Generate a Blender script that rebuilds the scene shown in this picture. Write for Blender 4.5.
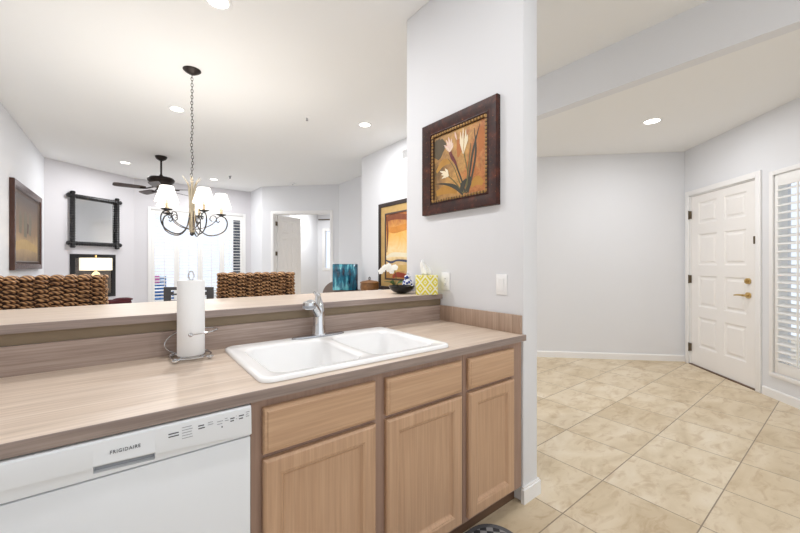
import bpy, bmesh, math, random
from mathutils import Vector, Matrix
random.seed(7)
PI = math.pi
S = bpy.context.scene
C = S.collection
for o in list(bpy.data.objects):
    bpy.data.objects.remove(o)

# ------------------------------------------------------------------ camera
H = 1.295
YAW = 52.6
cam = bpy.data.cameras.new('camera')
cam.sensor_width = 36.0
cam.lens = 36.0 * 355 / 800
cam.shift_y = -2.5 / 800
cam.clip_start = 0.02
camo = bpy.data.objects.new('camera', cam)
camo.location = (0, 0, H)
camo.rotation_euler = (PI / 2, 0, math.radians(YAW - 90))
C.objects.link(camo)
S.camera = camo

# ------------------------------------------------------------------ world, exposure
w = bpy.data.worlds.new('world')
S.world = w
w.use_nodes = True
bg = w.node_tree.nodes['Background']
bg.inputs[0].default_value = (0.93, 0.965, 1.0, 1)
bg.inputs[1].default_value = 1.3
S.view_settings.view_transform = 'Standard'
S.view_settings.look = 'None'
S.view_settings.gamma = 1
S.view_settings.use_curve_mapping = False
S.view_settings.exposure = -0.03
S.cycles.max_bounces = 10
S.cycles.diffuse_bounces = 6
S.cycles.sample_clamp_indirect = 6.0
CAN_POWER = 27.0
CAN_COLOR = (0.98, 0.985, 1.0)
CHANDELIER_POWER = 6.5

CE = 3.17      # great room and kitchen ceiling
CF = 2.79      # foyer ceiling


# ------------------------------------------------------------------ materials
def lin(c):
    return tuple(((v / 255) / 12.92 if v / 255 <= 0.04045 else ((v / 255 + 0.055) / 1.055) ** 2.4) for v in c)


class NT:
    """small node-tree helper"""
    def __init__(s, name):
        s.m = bpy.data.materials.new(name)
        s.m.use_nodes = True
        s.t = s.m.node_tree
        s.b = s.t.nodes['Principled BSDF']
        s.out = s.t.nodes['Material Output']

    def n(s, typ, **kw):
        nd = s.t.nodes.new(typ)
        for k, v in kw.items():
            if k.startswith('i_'):
                nd.inputs[k[2:].replace('_', ' ')].default_value = v
            else:
                setattr(nd, k, v)
        return nd

    def l(s, a, b):
        s.t.links.new(a, b)

    def coord(s, scale=(1, 1, 1), loc=(0, 0, 0), rot=(0, 0, 0)):
        tc = s.n('ShaderNodeTexCoord')
        mp = s.n('ShaderNodeMapping')
        mp.inputs['Scale'].default_value = scale
        mp.inputs['Location'].default_value = loc
        mp.inputs['Rotation'].default_value = rot
        s.l(tc.outputs['Object'], mp.inputs['Vector'])
        return mp.outputs['Vector']

    def noise(s, vec, scale, detail=4, rough=0.6, dist=0.0):
        nd = s.n('ShaderNodeTexNoise')
        nd.inputs['Scale'].default_value = scale
        nd.inputs['Detail'].default_value = detail
        nd.inputs['Roughness'].default_value = rough
        nd.inputs['Distortion'].default_value = dist
        if vec is not None:
            s.l(vec, nd.inputs['Vector'])
        return nd

    def ramp(s, fac, stops):
        r = s.n('ShaderNodeValToRGB')
        e = r.color_ramp.elements
        while len(e) > len(stops):
            e.remove(e[-1])
        while len(e) < len(stops):
            e.new(0.5)
        for i, (p, c) in enumerate(stops):
            e[i].position = p
            e[i].color = (*lin(c), 1)
        s.l(fac, r.inputs[0])
        return r.outputs[0]

    def mix(s, fac, a, b, blend='MIX'):
        m = s.n('ShaderNodeMix', data_type='RGBA', blend_type=blend)
        for sock, v in ((m.inputs[0], fac), (m.inputs[6], a), (m.inputs[7], b)):
            if hasattr(v, 'links'):
                s.l(v, sock)
            elif isinstance(v, (int, float)):
                sock.default_value = v
            else:
                sock.default_value = (*lin(v), 1)
        return m.outputs[2]

    def math(s, op, a, b=None):
        m = s.n('ShaderNodeMath', operation=op)
        for i, v in enumerate((a, b)):
            if v is None:
                continue
            if hasattr(v, 'links'):
                s.l(v, m.inputs[i])
            else:
                m.inputs[i].default_value = v
        return m.outputs[0]

    def bump(s, h, strength=0.2, dist=0.01):
        b = s.n('ShaderNodeBump')
        b.inputs['Strength'].default_value = strength
        b.inputs['Distance'].default_value = dist
        s.l(h, b.inputs['Height'])
        s.l(b.outputs[0], s.b.inputs['Normal'])


def plain(name, col, rough=0.5, metal=0.0, spec=0.5, emit=None, es=0.0, var=0.0, bump=0.0, bscale=60):
    t = NT(name)
    t.b.inputs['Roughness'].default_value = rough
    t.b.inputs['Metallic'].default_value = metal
    t.b.inputs['Specular IOR Level'].default_value = spec
    v = t.coord()
    nz = t.noise(v, bscale if bump else 9.0, 3)
    if var:
        d = tuple(max(0, c - var) for c in col)
        t.l(t.mix(nz.outputs[0], d, col), t.b.inputs['Base Color'])
    else:
        t.b.inputs['Base Color'].default_value = (*lin(col), 1)
    if bump:
        t.bump(nz.outputs[0], bump, 0.004)
    if emit:
        t.b.inputs['Emission Color'].default_value = (*lin(emit), 1)
        t.b.inputs['Emission Strength'].default_value = es
    return t.m


def wood(name, c1, c2, c3, axis='x', scale=1.0, rough=0.45, fine=90, dist=0.4, bump=0.05, grain=0.3):
    """streaky grain running along the given local axis"""
    t = NT(name)
    st = {'x': (0.35, 9, 9), 'y': (9, 0.35, 9), 'z': (9, 9, 0.35)}[axis]
    st = tuple(q * scale for q in st)
    v = t.coord(st)
    a = t.noise(v, 2.2, 5, 0.6, dist)
    st2 = {'x': (2, fine, fine), 'y': (fine, 2, fine), 'z': (fine, fine, 2)}[axis]
    b = t.noise(t.coord(st2), 1.6, 3, 0.6)
    base = t.ramp(a.outputs[0], [(0.25, c1), (0.5, c2), (0.78, c3)])
    fin = t.ramp(b.outputs[0], [(0.25, (170, 160, 154)), (0.65, (255, 255, 255))])
    t.l(t.mix(grain, base, fin, 'MULTIPLY'), t.b.inputs['Base Color'])
    t.b.inputs['Roughness'].default_value = rough
    if bump:
        t.bump(b.outputs[0], bump, 0.002)
    return t.m


M = {}
M['wall'] = plain('wall_paint', (226, 227, 230), 0.85, spec=0.2, bump=0.12, bscale=140)
M['wall_grey'] = plain('wall_paint_lilac_grey', (216, 214, 217), 0.85, spec=0.2, bump=0.12, bscale=140)
M['ceiling'] = plain('ceiling_paint', (238, 238, 237), 0.9, spec=0.15, bump=0.1, bscale=150)
M['trim'] = plain('trim_paint', (238, 237, 236), 0.4)
M['door'] = plain('door_paint', (238, 235, 232), 0.4)
M['shutter'] = plain('shutter_paint', (240, 239, 237), 0.4)
M['white'] = plain('white_plastic', (240, 240, 240), 0.35)
M['applw'] = plain('appliance_white', (228, 231, 235), 0.28)
M['applg'] = plain('appliance_grey', (150, 153, 158), 0.4)
M['ink'] = plain('printed_ink', (70, 72, 78), 0.5)
M['inkl'] = plain('printed_ink_light', (150, 152, 158), 0.5)
M['porc'] = plain('porcelain', (248, 248, 248), 0.12)
M['chrome'] = plain('chrome', (215, 217, 220), 0.09, metal=1)
M['steel'] = plain('brushed_steel', (175, 176, 180), 0.25, metal=1)
M['bronze'] = plain('dark_bronze', (44, 33, 28), 0.45, metal=0.4, var=14)
M['iron'] = plain('dark_iron', (58, 54, 54), 0.45, metal=0.5, var=16)
M['black'] = plain('black_satin', (26, 25, 26), 0.35, var=8)
M['blackgloss'] = plain('black_glaze', (14, 14, 16), 0.12)
M['twig'] = plain('aged_cream_wood', (192, 180, 158), 0.6, var=60)
M['brass'] = plain('antique_brass', (206, 180, 128), 0.28, metal=0.9)
M['hinge'] = plain('dull_bronze', (105, 92, 75), 0.4, metal=0.8)
M['gold'] = plain('aged_gold', (176, 138, 82), 0.45, metal=0.35, var=50)
M['darkgap'] = plain('dark_recess', (40, 32, 28), 0.8)
M['paper'] = plain('white_paper', (244, 244, 244), 0.9, spec=0.1, bump=0.25, bscale=300)
M['tissue'] = plain('tissue_paper', (250, 250, 250), 0.9, spec=0.1)
M['khaki'] = plain('khaki_paint', (138, 121, 98), 0.6, var=12)
M['grout'] = plain('grout', (150, 135, 115), 0.9)
M['maroon'] = plain('maroon_fabric', (76, 20, 32), 0.85, var=16, bump=0.3, bscale=120)
M['taupe'] = plain('taupe_fabric', (132, 118, 110), 0.85, var=14, bump=0.3, bscale=120)
M['charwood'] = plain('charcoal_stained_wood', (70, 68, 68), 0.5, var=14)
M['darkwood'] = wood('dark_walnut', (58, 36, 24), (74, 46, 30), (92, 58, 38), 'z')
M['basketwood'] = wood('brown_basket', (96, 62, 30), (130, 88, 46), (150, 106, 60), 'x', 2)
M['cab'] = wood('oak_grain_upright', (188, 152, 122), (196, 160, 129), (203, 168, 138), 'z', 1, 0.42, 70, 1.6)
M['cabh'] = wood('oak_grain_level', (188, 152, 120), (196, 160, 128), (203, 168, 136), 'x', 1, 0.42, 70, 1.4)
M['frame'] = wood('oak_face_frame', (150, 122, 106), (158, 130, 114), (166, 138, 121), 'z', 1, 0.45, 70)
M['toek'] = wood('brown_toe_kick', (86, 62, 46), (100, 74, 56), (112, 84, 64), 'x')
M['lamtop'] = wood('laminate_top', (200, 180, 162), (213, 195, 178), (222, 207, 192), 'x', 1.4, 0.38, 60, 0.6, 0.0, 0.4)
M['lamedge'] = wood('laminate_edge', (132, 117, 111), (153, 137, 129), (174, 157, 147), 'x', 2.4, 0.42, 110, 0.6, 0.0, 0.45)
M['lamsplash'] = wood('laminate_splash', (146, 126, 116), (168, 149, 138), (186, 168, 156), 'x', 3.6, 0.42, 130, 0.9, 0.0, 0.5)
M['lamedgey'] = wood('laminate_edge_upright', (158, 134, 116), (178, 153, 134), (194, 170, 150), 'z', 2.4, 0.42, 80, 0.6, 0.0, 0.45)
M['white_orchid'] = plain('orchid_petal', (245, 242, 235), 0.6)
M['green'] = plain('leaf_green', (60, 88, 44), 0.5, var=20)
M['concrete'] = plain('patio_concrete', (210, 205, 198), 0.9, var=16)
M['patioblue'] = plain('patio_blue', (40, 120, 190), 0.6)
M['pink'] = plain('pink_fabric', (225, 130, 190), 0.8)
M['bluedark'] = plain('dark_metal', (72, 78, 88), 0.8, var=14)


def mat_emit(name, col, s):
    return plain(name, col, 0.5, emit=col, es=s)


M['lens'] = mat_emit('lit_lens', (255, 250, 240), 6)
M['bulb'] = mat_emit('lit_bulb', (255, 232, 196), 8)


def mat_shade(name, col, es):
    t = NT(name)
    t.b.inputs['Base Color'].default_value = (*lin(col), 1)
    t.b.inputs['Roughness'].default_value = 0.8
    t.b.inputs['Emission Color'].default_value = (*lin(col), 1)
    t.b.inputs['Emission Strength'].default_value = es
    return t.m


M['shade'] = mat_shade('lit_white_shade', (255, 250, 242), 1.3)
M['shade2'] = mat_shade('lit_linen_shade', (255, 243, 214), 0.85)


def mat_glass(name, col, rough=0.0, alpha=0.12):
    t = NT(name)
    tr = t.n('ShaderNodeBsdfTransparent')
    gl = t.n('ShaderNodeBsdfGlossy')
    gl.inputs['Roughness'].default_value = rough
    tr.inputs[0].default_value = (*lin(col), 1)
    mx = t.n('ShaderNodeMixShader')
    mx.inputs[0].default_value = alpha
    t.l(tr.outputs[0], mx.inputs[1])
    t.l(gl.outputs[0], mx.inputs[2])
    t.l(mx.outputs[0], t.out.inputs[0])
    return t.m


M['pane'] = mat_glass('window_glass', (248, 251, 255), 0.0, 0.06)
M['mirror'] = plain('mirror_silver', (238, 240, 242), 0.12, metal=1)


def mat_floor():
    t = NT('travertine_tile')
    P = 0.462
    v = t.coord((1, 1, 1), (-2.252 + 20 * P, -0.951 + 20 * P, 0))
    br = t.n('ShaderNodeTexBrick', offset=0.0, offset_frequency=1, squash=1.0)
    br.inputs['Scale'].default_value = 1.0
    br.inputs['Brick Width'].default_value = P
    br.inputs['Row Height'].default_value = P
    br.inputs['Mortar Size'].default_value = 0.0032
    br.inputs['Mortar Smooth'].default_value = 0.2
    br.inputs['Color1'].default_value = (0, 0, 0, 1)
    br.inputs['Color2'].default_value = (1, 1, 1, 1)
    br.inputs['Mortar'].default_value = (0.5, 0.5, 0.5, 1)
    t.l(v, br.inputs['Vector'])
    # every tile takes its own piece of stone
    sh = t.n('ShaderNodeVectorMath', operation='SCALE')
    sh.inputs['Scale'].default_value = 7.3
    t.l(br.outputs['Color'], sh.inputs[0])
    ad = t.n('ShaderNodeVectorMath', operation='ADD')
    t.l(v, ad.inputs[0])
    t.l(sh.outputs[0], ad.inputs[1])
    st = t.n('ShaderNodeVectorMath', operation='MULTIPLY')
    st.inputs[1].default_value = (1.0, 1.9, 1)
    t.l(ad.outputs[0], st.inputs[0])
    a = t.noise(st.outputs[0], 2.2, 7, 0.55, 0.8)
    b = t.noise(st.outputs[0], 6.5, 7, 0.65, 0.9)
    base = t.ramp(a.outputs[0], [(0.28, (204, 186, 156)), (0.5, (222, 207, 181)), (0.72, (234, 223, 203))])
    vein = t.ramp(b.outputs[0], [(0.36, (206, 184, 154)), (0.5, (255, 255, 255))])
    c = t.mix(0.42, base, vein, 'MULTIPLY')
    tint = t.ramp(br.outputs['Color'], [(0.0, (238, 232, 222)), (1.0, (255, 255, 255))])
    c = t.mix(0.8, c, tint, 'MULTIPLY')
    c = t.mix(br.outputs['Fac'], c, (150, 134, 114))
    t.l(c, t.b.inputs['Base Color'])
    t.b.inputs['Roughness'].default_value = 0.38
    t.b.inputs['Specular IOR Level'].default_value = 0.4
    inv = t.math('SUBTRACT', 1.0, br.outputs['Fac'])
    t.bump(inv, 0.5, 0.003)
    return t.m


M['floor'] = mat_floor()
M['carpet_bounce'] = plain('pale_bounce_carpet', (222, 219, 214), 0.95, spec=0.1, bump=0.3, bscale=200)


def mat_weave():
    t = NT('seagrass_braid')
    v = t.coord((1, 1, 1))
    wv = t.n('ShaderNodeTexWave', bands_direction='DIAGONAL')
    wv.inputs['Scale'].default_value = 26
    wv.inputs['Distortion'].default_value = 3
    t.l(v, wv.inputs['Vector'])
    nz = t.noise(v, 22, 4)
    f = t.math('MULTIPLY', wv.outputs['Fac'], nz.outputs[0])
    c = t.ramp(f, [(0.05, (78, 50, 32)), (0.26, (152, 108, 70)), (0.5, (208, 164, 116))])
    t.l(c, t.b.inputs['Base Color'])
    t.b.inputs['Roughness'].default_value = 0.6
    t.bump(wv.outputs['Fac'], 0.5, 0.004)
    return t.m


M['weave'] = mat_weave()
M['weavedark'] = plain('seagrass_core', (52, 34, 24), 0.9)


def mat_mahog():
    t = NT('distressed_mahogany')
    v = t.coord()
    nz = t.noise(v, 18, 6, 0.7)
    n2 = t.noise(v, 60, 3, 0.7)
    c = t.ramp(nz.outputs[0], [(0.3, (30, 12, 9)), (0.52, (58, 24, 15)), (0.7, (92, 42, 24))])
    k = t.ramp(n2.outputs[0], [(0.66, (0, 0, 0)), (0.72, (255, 255, 255))])
    t.l(t.mix(k, c, (176, 112, 58)), t.b.inputs['Base Color'])
    t.b.inputs['Roughness'].default_value = 0.4
    t.b.inputs['Specular IOR Level'].default_value = 0.3
    return t.m


M['mahog'] = mat_mahog()


def mat_paint(name, stops, axis='z', size=1.0, noise=0.35, scale=6):
    """brushed colour fields climbing along one axis of the canvas"""
    t = NT(name)
    tc = t.n('ShaderNodeTexCoord')
    sp = t.n('ShaderNodeSeparateXYZ')
    t.l(tc.outputs['Object'], sp.inputs[0])
    h = t.math('DIVIDE', sp.outputs[{'x': 0, 'y': 1, 'z': 2}[axis]], size)
    nz = t.noise(tc.outputs['Object'], scale, 5, 0.65, 0.6)
    off = t.math('MULTIPLY', t.math('SUBTRACT', nz.outputs[0], 0.5), noise * 2)
    t.l(t.ramp(t.math('ADD', h, off), stops), t.b.inputs['Base Color'])
    t.b.inputs['Roughness'].default_value = 0.55
    return t.m


# ------------------------------------------------------------------ mesh helpers
class MB:
    def __init__(s):
        s.bm = bmesh.new()
        s.mi = 0

    def _tag(s, faces):
        for f in faces:
            f.material_index = s.mi

    def box(s, x0, x1, y0, y1, z0, z1, bev=0.0, seg=2):
        r = bmesh.ops.create_cube(s.bm, size=1.0)
        vs = r['verts']
        for v in vs:
            v.co = Vector(((x0 + x1) / 2 + v.co.x * (x1 - x0), (y0 + y1) / 2 + v.co.y * (y1 - y0), (z0 + z1) / 2 + v.co.z * (z1 - z0)))
        fs = set(f for v in vs for f in v.link_faces)
        s._tag(fs)
        if bev:
            es = list(set(e for v in vs for e in v.link_edges))
            bev = min(bev, 0.49 * min(abs(x1 - x0), abs(y1 - y0), abs(z1 - z0)))
            r = bmesh.ops.bevel(s.bm, geom=es, offset=bev, segments=seg, profile=0.5, affect='EDGES')
            s._tag(r['faces'])
        return s

    def obox(s, c, ax, ay, az, bev=0.0):
        """box from a centre and three half-axis vectors"""
        c, ax, ay, az = map(Vector, (c, ax, ay, az))
        vs = []
        for i in (-1, 1):
            for j in (-1, 1):
                for k in (-1, 1):
                    vs.append(s.bm.verts.new(c + ax * i + ay * j + az * k))
        q = ((0, 1, 3, 2), (4, 6, 7, 5), (0, 4, 5, 1), (2, 3, 7, 6), (0, 2, 6, 4), (1, 5, 7, 3))
        fs = [s.bm.faces.new([vs[i] for i in f]) for f in q]
        s._tag(fs)
        if bev:
            es = list(set(e for v in vs for e in v.link_edges))
            r = bmesh.ops.bevel(s.bm, geom=es, offset=bev, segments=2, profile=0.5, affect='EDGES')
            s._tag(r['faces'])
        return s

    def tube(s, pts, r, seg=10, closed=False, caps=True, flat=1.0):
        pts = [Vector(p) for p in pts]
        n = len(pts)
        rs = r if isinstance(r, (list, tuple)) else [r] * n
        rings = []
        prev = None
        for i, p in enumerate(pts):
            if closed:
                t = (pts[(i + 1) % n] - pts[i - 1]).normalized()
            else:
                t = (pts[min(i + 1, n - 1)] - pts[max(i - 1, 0)]).normalized()
            if prev is None:
                u = t.orthogonal().normalized()
            else:
                u = (prev - t * prev.dot(t))
                u = u.normalized() if u.length > 1e-6 else t.orthogonal().normalized()
            prev = u
            v = t.cross(u)
            rings.append([s.bm.verts.new(p + (u * math.cos(2 * PI * k / seg) + v * math.sin(2 * PI * k / seg) * flat) * rs[i]) for k in range(seg)])
        fs = []
        for i in range(n if closed else n - 1):
            a, b = rings[i], rings[(i + 1) % n]
            for k in range(seg):
                fs.append(s.bm.faces.new((a[k], a[(k + 1) % seg], b[(k + 1) % seg], b[k])))
        if caps and not closed:
            fs.append(s.bm.faces.new(rings[0][::-1]))
            fs.append(s.bm.faces.new(rings[-1]))
        s._tag(fs)
        return s

    def lathe(s, prof, c=(0, 0, 0), seg=28, sx=1.0, sy=1.0, cap0=True, cap1=True):
        """prof: (radius, z) bottom to top round a vertical axis"""
        rings = []
        for r, z in prof:
            rings.append([s.bm.verts.new((c[0] + r * sx * math.cos(2 * PI * k / seg), c[1] + r * sy * math.sin(2 * PI * k / seg), c[2] + z)) for k in range(seg)])
        fs = []
        for a, b in zip(rings, rings[1:]):
            for k in range(seg):
                fs.append(s.bm.faces.new((a[k], a[(k + 1) % seg], b[(k + 1) % seg], b[k])))
        if cap0:
            fs.append(s.bm.faces.new(rings[0][::-1]))
        if cap1:
            fs.append(s.bm.faces.new(rings[-1]))
        s._tag(fs)
        return s

    def prism(s, poly, z0, z1):
        """vertical prism over an xy polygon (counter-clockwise)"""
        a = [s.bm.verts.new((x, y, z0)) for x, y in poly]
        b = [s.bm.verts.new((x, y, z1)) for x, y in poly]
        n = len(poly)
        fs = [s.bm.faces.new((a[i], a[(i + 1) % n], b[(i + 1) % n], b[i])) for i in range(n)]
        fs += [s.bm.faces.new(a[::-1]), s.bm.faces.new(b)]
        s._tag(fs)
        return s

    def prism_xz(s, poly, y0, y1):
        """prism of an xz outline between two y values"""
        a = [s.bm.verts.new((x, y0, z)) for x, z in poly]
        b = [s.bm.verts.new((x, y1, z)) for x, z in poly]
        n = len(poly)
        fs = [s.bm.faces.new((a[i], b[i], b[(i + 1) % n], a[(i + 1) % n])) for i in range(n)]
        fs += [s.bm.faces.new(a), s.bm.faces.new(b[::-1])]
        s._tag(fs)
        return s

    def prism_yz(s, poly, x0, x1):
        a = [s.bm.verts.new((x0, y, z)) for y, z in poly]
        b = [s.bm.verts.new((x1, y, z)) for y, z in poly]
        n = len(poly)
        fs = [s.bm.faces.new((a[i], a[(i + 1) % n], b[(i + 1) % n], b[i])) for i in range(n)]
        fs += [s.bm.faces.new(a[::-1]), s.bm.faces.new(b)]
        s._tag(fs)
        return s

    def rects(s, x0, x1, z0, z1, loops, cap=True, back=True):
        """nested upright rectangles (inset, y), lofted: a moulded panel facing -y"""
        rings = []
        for ins, y in loops:
            rings.append([s.bm.verts.new(p) for p in ((x0 + ins, y, z0 + ins), (x1 - ins, y, z0 + ins), (x1 - ins, y, z1 - ins), (x0 + ins, y, z1 - ins))])
        fs = []
        for a, b in zip(rings, rings[1:]):
            for k in range(4):
                fs.append(s.bm.faces.new((a[k], a[(k + 1) % 4], b[(k + 1) % 4], b[k])))
        if back:
            fs.append(s.bm.faces.new(rings[0][::-1]))
        if cap:
            fs.append(s.bm.faces.new(rings[-1]))
        s._tag(fs)
        return s

    def poly(s, pts):
        f = s.bm.faces.new([s.bm.verts.new(p) for p in pts])
        s._tag([f])
        return s

    def ellip(s, c, rx, ry, rz, seg=10, rings=6):
        r = bmesh.ops.create_uvsphere(s.bm, u_segments=seg, v_segments=rings, radius=1.0)
        for v in r['verts']:
            v.co = Vector((c[0] + v.co.x * rx, c[1] + v.co.y * ry, c[2] + v.co.z * rz))
        s._tag(set(f for v in r['verts'] for f in v.link_faces))
        return s

    def torus(s, c, R, r, axis='z', seg=24, ts=8, a0=0.0, sx=1.0):
        pts = []
        for k in range(seg):
            a = 2 * PI * k / seg
            u, v = R * math.cos(a) * sx, R * math.sin(a)
            pts.append({'z': (c[0] + u, c[1] + v, c[2]), 'y': (c[0] + u, c[1], c[2] + v), 'x': (c[0], c[1] + u, c[2] + v)}[axis])
        return s.tube(pts, r, ts, closed=True)

    def mesh(s, name, mats, smooth=True, angle=40):
        bmesh.ops.recalc_face_normals(s.bm, faces=s.bm.faces)
        me = bpy.data.meshes.new(name)
        s.bm.to_mesh(me)
        s.bm.free()
        for m in (mats if isinstance(mats, (list, tuple)) else [mats]):
            me.materials.append(m)
        if smooth:
            me.polygons.foreach_set('use_smooth', [True] * len(me.polygons))
            me.set_sharp_from_angle(angle=math.radians(angle))
        return me

    def build(s, name, mats, parent=None, loc=(0, 0, 0), rotz=0.0, smooth=True, angle=40):
        o = bpy.data.objects.new(name, s.mesh(name, mats, smooth, angle))
        C.objects.link(o)
        o.location = loc
        o.rotation_euler = (0, 0, rotz)
        if parent:
            o.parent = parent
        return o


def tag(o, label=None, cat=None, group=None, kind=None):
    if label:
        o['label'] = label
    if cat:
        o['category'] = cat
    if group:
        o['group'] = group
    if kind:
        o['kind'] = kind
    return o


def thing(name, label, cat, loc=(0, 0, 0), rotz=0.0, group=None):
    o = bpy.data.objects.new(name, None)
    o.empty_display_size = 0.1
    C.objects.link(o)
    o.location = loc
    o.rotation_euler = (0, 0, rotz)
    return tag(o, label, cat, group)


def dup(root, loc, rotz=0.0, label=None):
    r = root.copy()
    C.objects.link(r)
    r.location = loc
    r.rotation_euler = (0, 0, rotz)
    if label:
        r['label'] = label
    for ch in list(root.children):
        c = ch.copy()
        C.objects.link(c)
        c.parent = r
        for g in list(ch.children):
            d = g.copy()
            C.objects.link(d)
            d.parent = c
    return r


def spline(ctrl, n=8):
    """Catmull-Rom through control points"""
    P = [Vector(p) for p in ctrl]
    P = [2 * P[0] - P[1]] + P + [2 * P[-1] - P[-2]]
    out = []
    for i in range(1, len(P) - 2):
        for k in range(n):
            t = k / n
            a, b, c, d = P[i - 1], P[i], P[i + 1], P[i + 2]
            out.append(0.5 * ((2 * b) + (c - a) * t + (2 * a - 5 * b + 4 * c - d) * t * t + (3 * b - a - 3 * c + d) * t ** 3))
    out.append(P[-2])
    return out


def along(p, q):
    """frame of a wall running p -> q with the room on its right-hand (-y) side"""
    d = Vector((q[0] - p[0], q[1] - p[1]))
    return d.length, math.atan2(d.y, d.x)


def struct(o):
    return tag(o, kind='structure')


def wallseg(name, p, q, z0, z1, holes=(), t=0.14, mat=None):
    """straight wall, room face through p-q, thickness away from the room, with rectangular openings"""
    L, r = along(p, q)
    mb = MB()
    xs = sorted(set([0, L] + [h[0] for h in holes] + [h[1] for h in holes]))
    for a, b in zip(xs, xs[1:]):
        hs = [h for h in holes if h[0] <= a + 1e-6 and h[1] >= b - 1e-6]
        if not hs:
            mb.box(a, b, 0, t, z0, z1)
        else:
            h = hs[0]
            if h[2] > z0 + 1e-4:
                mb.box(a, b, 0, t, z0, h[2])
            if h[3] < z1 - 1e-4:
                mb.box(a, b, 0, t, h[3], z1)
    return struct(mb.build(name, mat or M['wall'], None, (p[0], p[1], 0), r, smooth=False))


# ------------------------------------------------------------------ the setting
LX = -1.18
BX = 3.28
F0 = (LX, 8.74)
F1 = (0.096, 9.70)
W1 = (2.53, 9.70)
W2 = (2.57, 8.87)
D1 = (3.93, 7.51)

fl = MB().box(LX - 0.2, 9.2, -2.6, 9.9, -0.1, 0.0)
struct(MB().prism([(LX, 1.9), (1.72, 1.9), (BX, 3.9), (BX, 5.41), (3.93, 5.41), D1, W2, W1, F1, F0], 0.0002, 0.008).build('floor_bounce_carpet', M['carpet_bounce'], smooth=False))  # unseen pale covering, added to bounce neutral light up to the ceiling
struct(fl.build('floor', M['floor'], smooth=False))
fr = MB().prism([(2.6, 9.92), (5.0, 7.5), (9.2, 7.5), (9.2, 14), (2.6, 14)], -0.1, -0.001)

ce = MB().prism([(LX - 0.2, -2.6), (BX, -2.6), (BX, 3.9), (BX, 5.41), (4.1, 5.41), (4.1, 7.6), (2.62, 9.05), (2.62, 9.95), (LX - 0.2, 9.95)], CE, CE + 0.1)
struct(ce.build('ceiling', M['ceiling'], smooth=False))
cf = MB().prism([(BX + 0.11, -2.6), (6.6, -2.6), (6.6, 3.95), (BX + 0.11, 3.95)], CF, CF + 0.1)
struct(cf.build('ceiling_foyer', M['ceiling'], smooth=False))
sf = MB().box(BX, BX + 0.11, -2.6, 3.6, CF, CE + 0.1)
struct(sf.build('wall_soffit', M['wall'], smooth=False))

wallseg('wall_left', (LX, -2.6), F0, 0, CE)
wallseg('wall_fireplace', F0, F1, 0, CE, mat=M['wall_grey'])
wallseg('wall_back', F1, W1, 0, CE, holes=[(0.40 - F1[0], 2.34 - F1[0], 0.10, 2.52)], mat=M['wall_grey'])
wallseg('wall_alcove', W1, W2, 0, CE)
DL, DR = along(W2, D1)
DO0, DO1, DOZ = 0.30, 1.72, 2.50
wallseg('wall_doorway', W2, D1, 0, CE, holes=[(DO0, DO1, 0, DOZ)])
wallseg('wall_passage', D1, (3.93, 5.0), 0, CE)
bw = MB().prism([(BX, 3.6), (3.42, 3.6), (3.42, 3.9), (3.93, 5.0), (3.93, 5.41), (BX, 5.41)], 0, CE)
struct(bw.build('wall_right', M['wall'], smooth=False))
PX0, PX1, PY0, PY1 = 1.70, 1.835, 1.122, 2.14
struct(MB().box(PX0, PX1, PY0, PY1, 0, CE, 0.006).build('wall_pillar', M['wall']))
FW0, FW1 = (3.36, 3.96), (5.88, 1.44)
wallseg('wall_foyer', FW0, FW1, 0, CF + 0.05)
EW1 = (5.88 - 2.9, 1.46 - 2.9)
EW0 = (5.88, 1.46)
_, ER = along(EW0, EW1)
r2 = math.sqrt(2)


def ew(x):   # distance along the entry wall of a point with that X
    return (EW0[0] - x) * r2


DW0, DW1, DWZ = ew(5.80), ew(5.085), 2.175
WW0, WW1, WZ0, WZ1 = ew(4.945), ew(4.20), 0.25, 2.15
wallseg('wall_entry', EW0, EW1, 0, CF + 0.05, holes=[(DW0, DW1, 0, DWZ), (WW0, WW1, WZ0, WZ1)])
# half wall carrying the raised bar
struct(MB().box(LX, PX0, 1.775, 1.90, 0, 1.058).build('wall_peninsula', M['wall'], smooth=False))

# room beyond the doorway
struct(fr.build('floor_bedroom', M['floor'], smooth=False))
e1 = (0.7071, 0.7071)
def off(p, k, j=0.0):
    return (p[0] + e1[0] * k + e1[0] * j, p[1] + e1[1] * k - e1[1] * j)
bp0, bp1 = off(W2, 0.15, 0.12), off(W2, 3.4, 0.12)
wallseg('wall_bedroom_left', bp0, bp1, 0, 3.02)
bq1 = off(W2, 3.4, 3.4)
wallseg('wall_bedroom_back', bp1, bq1, 0, 3.02, holes=[(0.26, 1.0, 1.16, 2.40)])
wallseg('wall_bedroom_right', bq1, off(W2, 0.15, 3.4), 0, 3.02)
cb = MB().prism([bp0, off(W2, 0.15, 3.4), bq1, bp1], 3.0, 3.1)
struct(cb.build('ceiling_bedroom', M['ceiling'], smooth=False))


def baseboard(name, p, q, s0=0.0, s1=None, h=0.085):
    L, r = along(p, q)
    s1 = L if s1 is None else s1
    mb = MB().prism_yz([(0, 0), (0, h), (-0.006, h), (-0.014, h - 0.012), (-0.014, 0)], s0, s1)
    return struct(mb.build(name, M['trim'], None, (p[0], p[1], 0), r, smooth=False))


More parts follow.
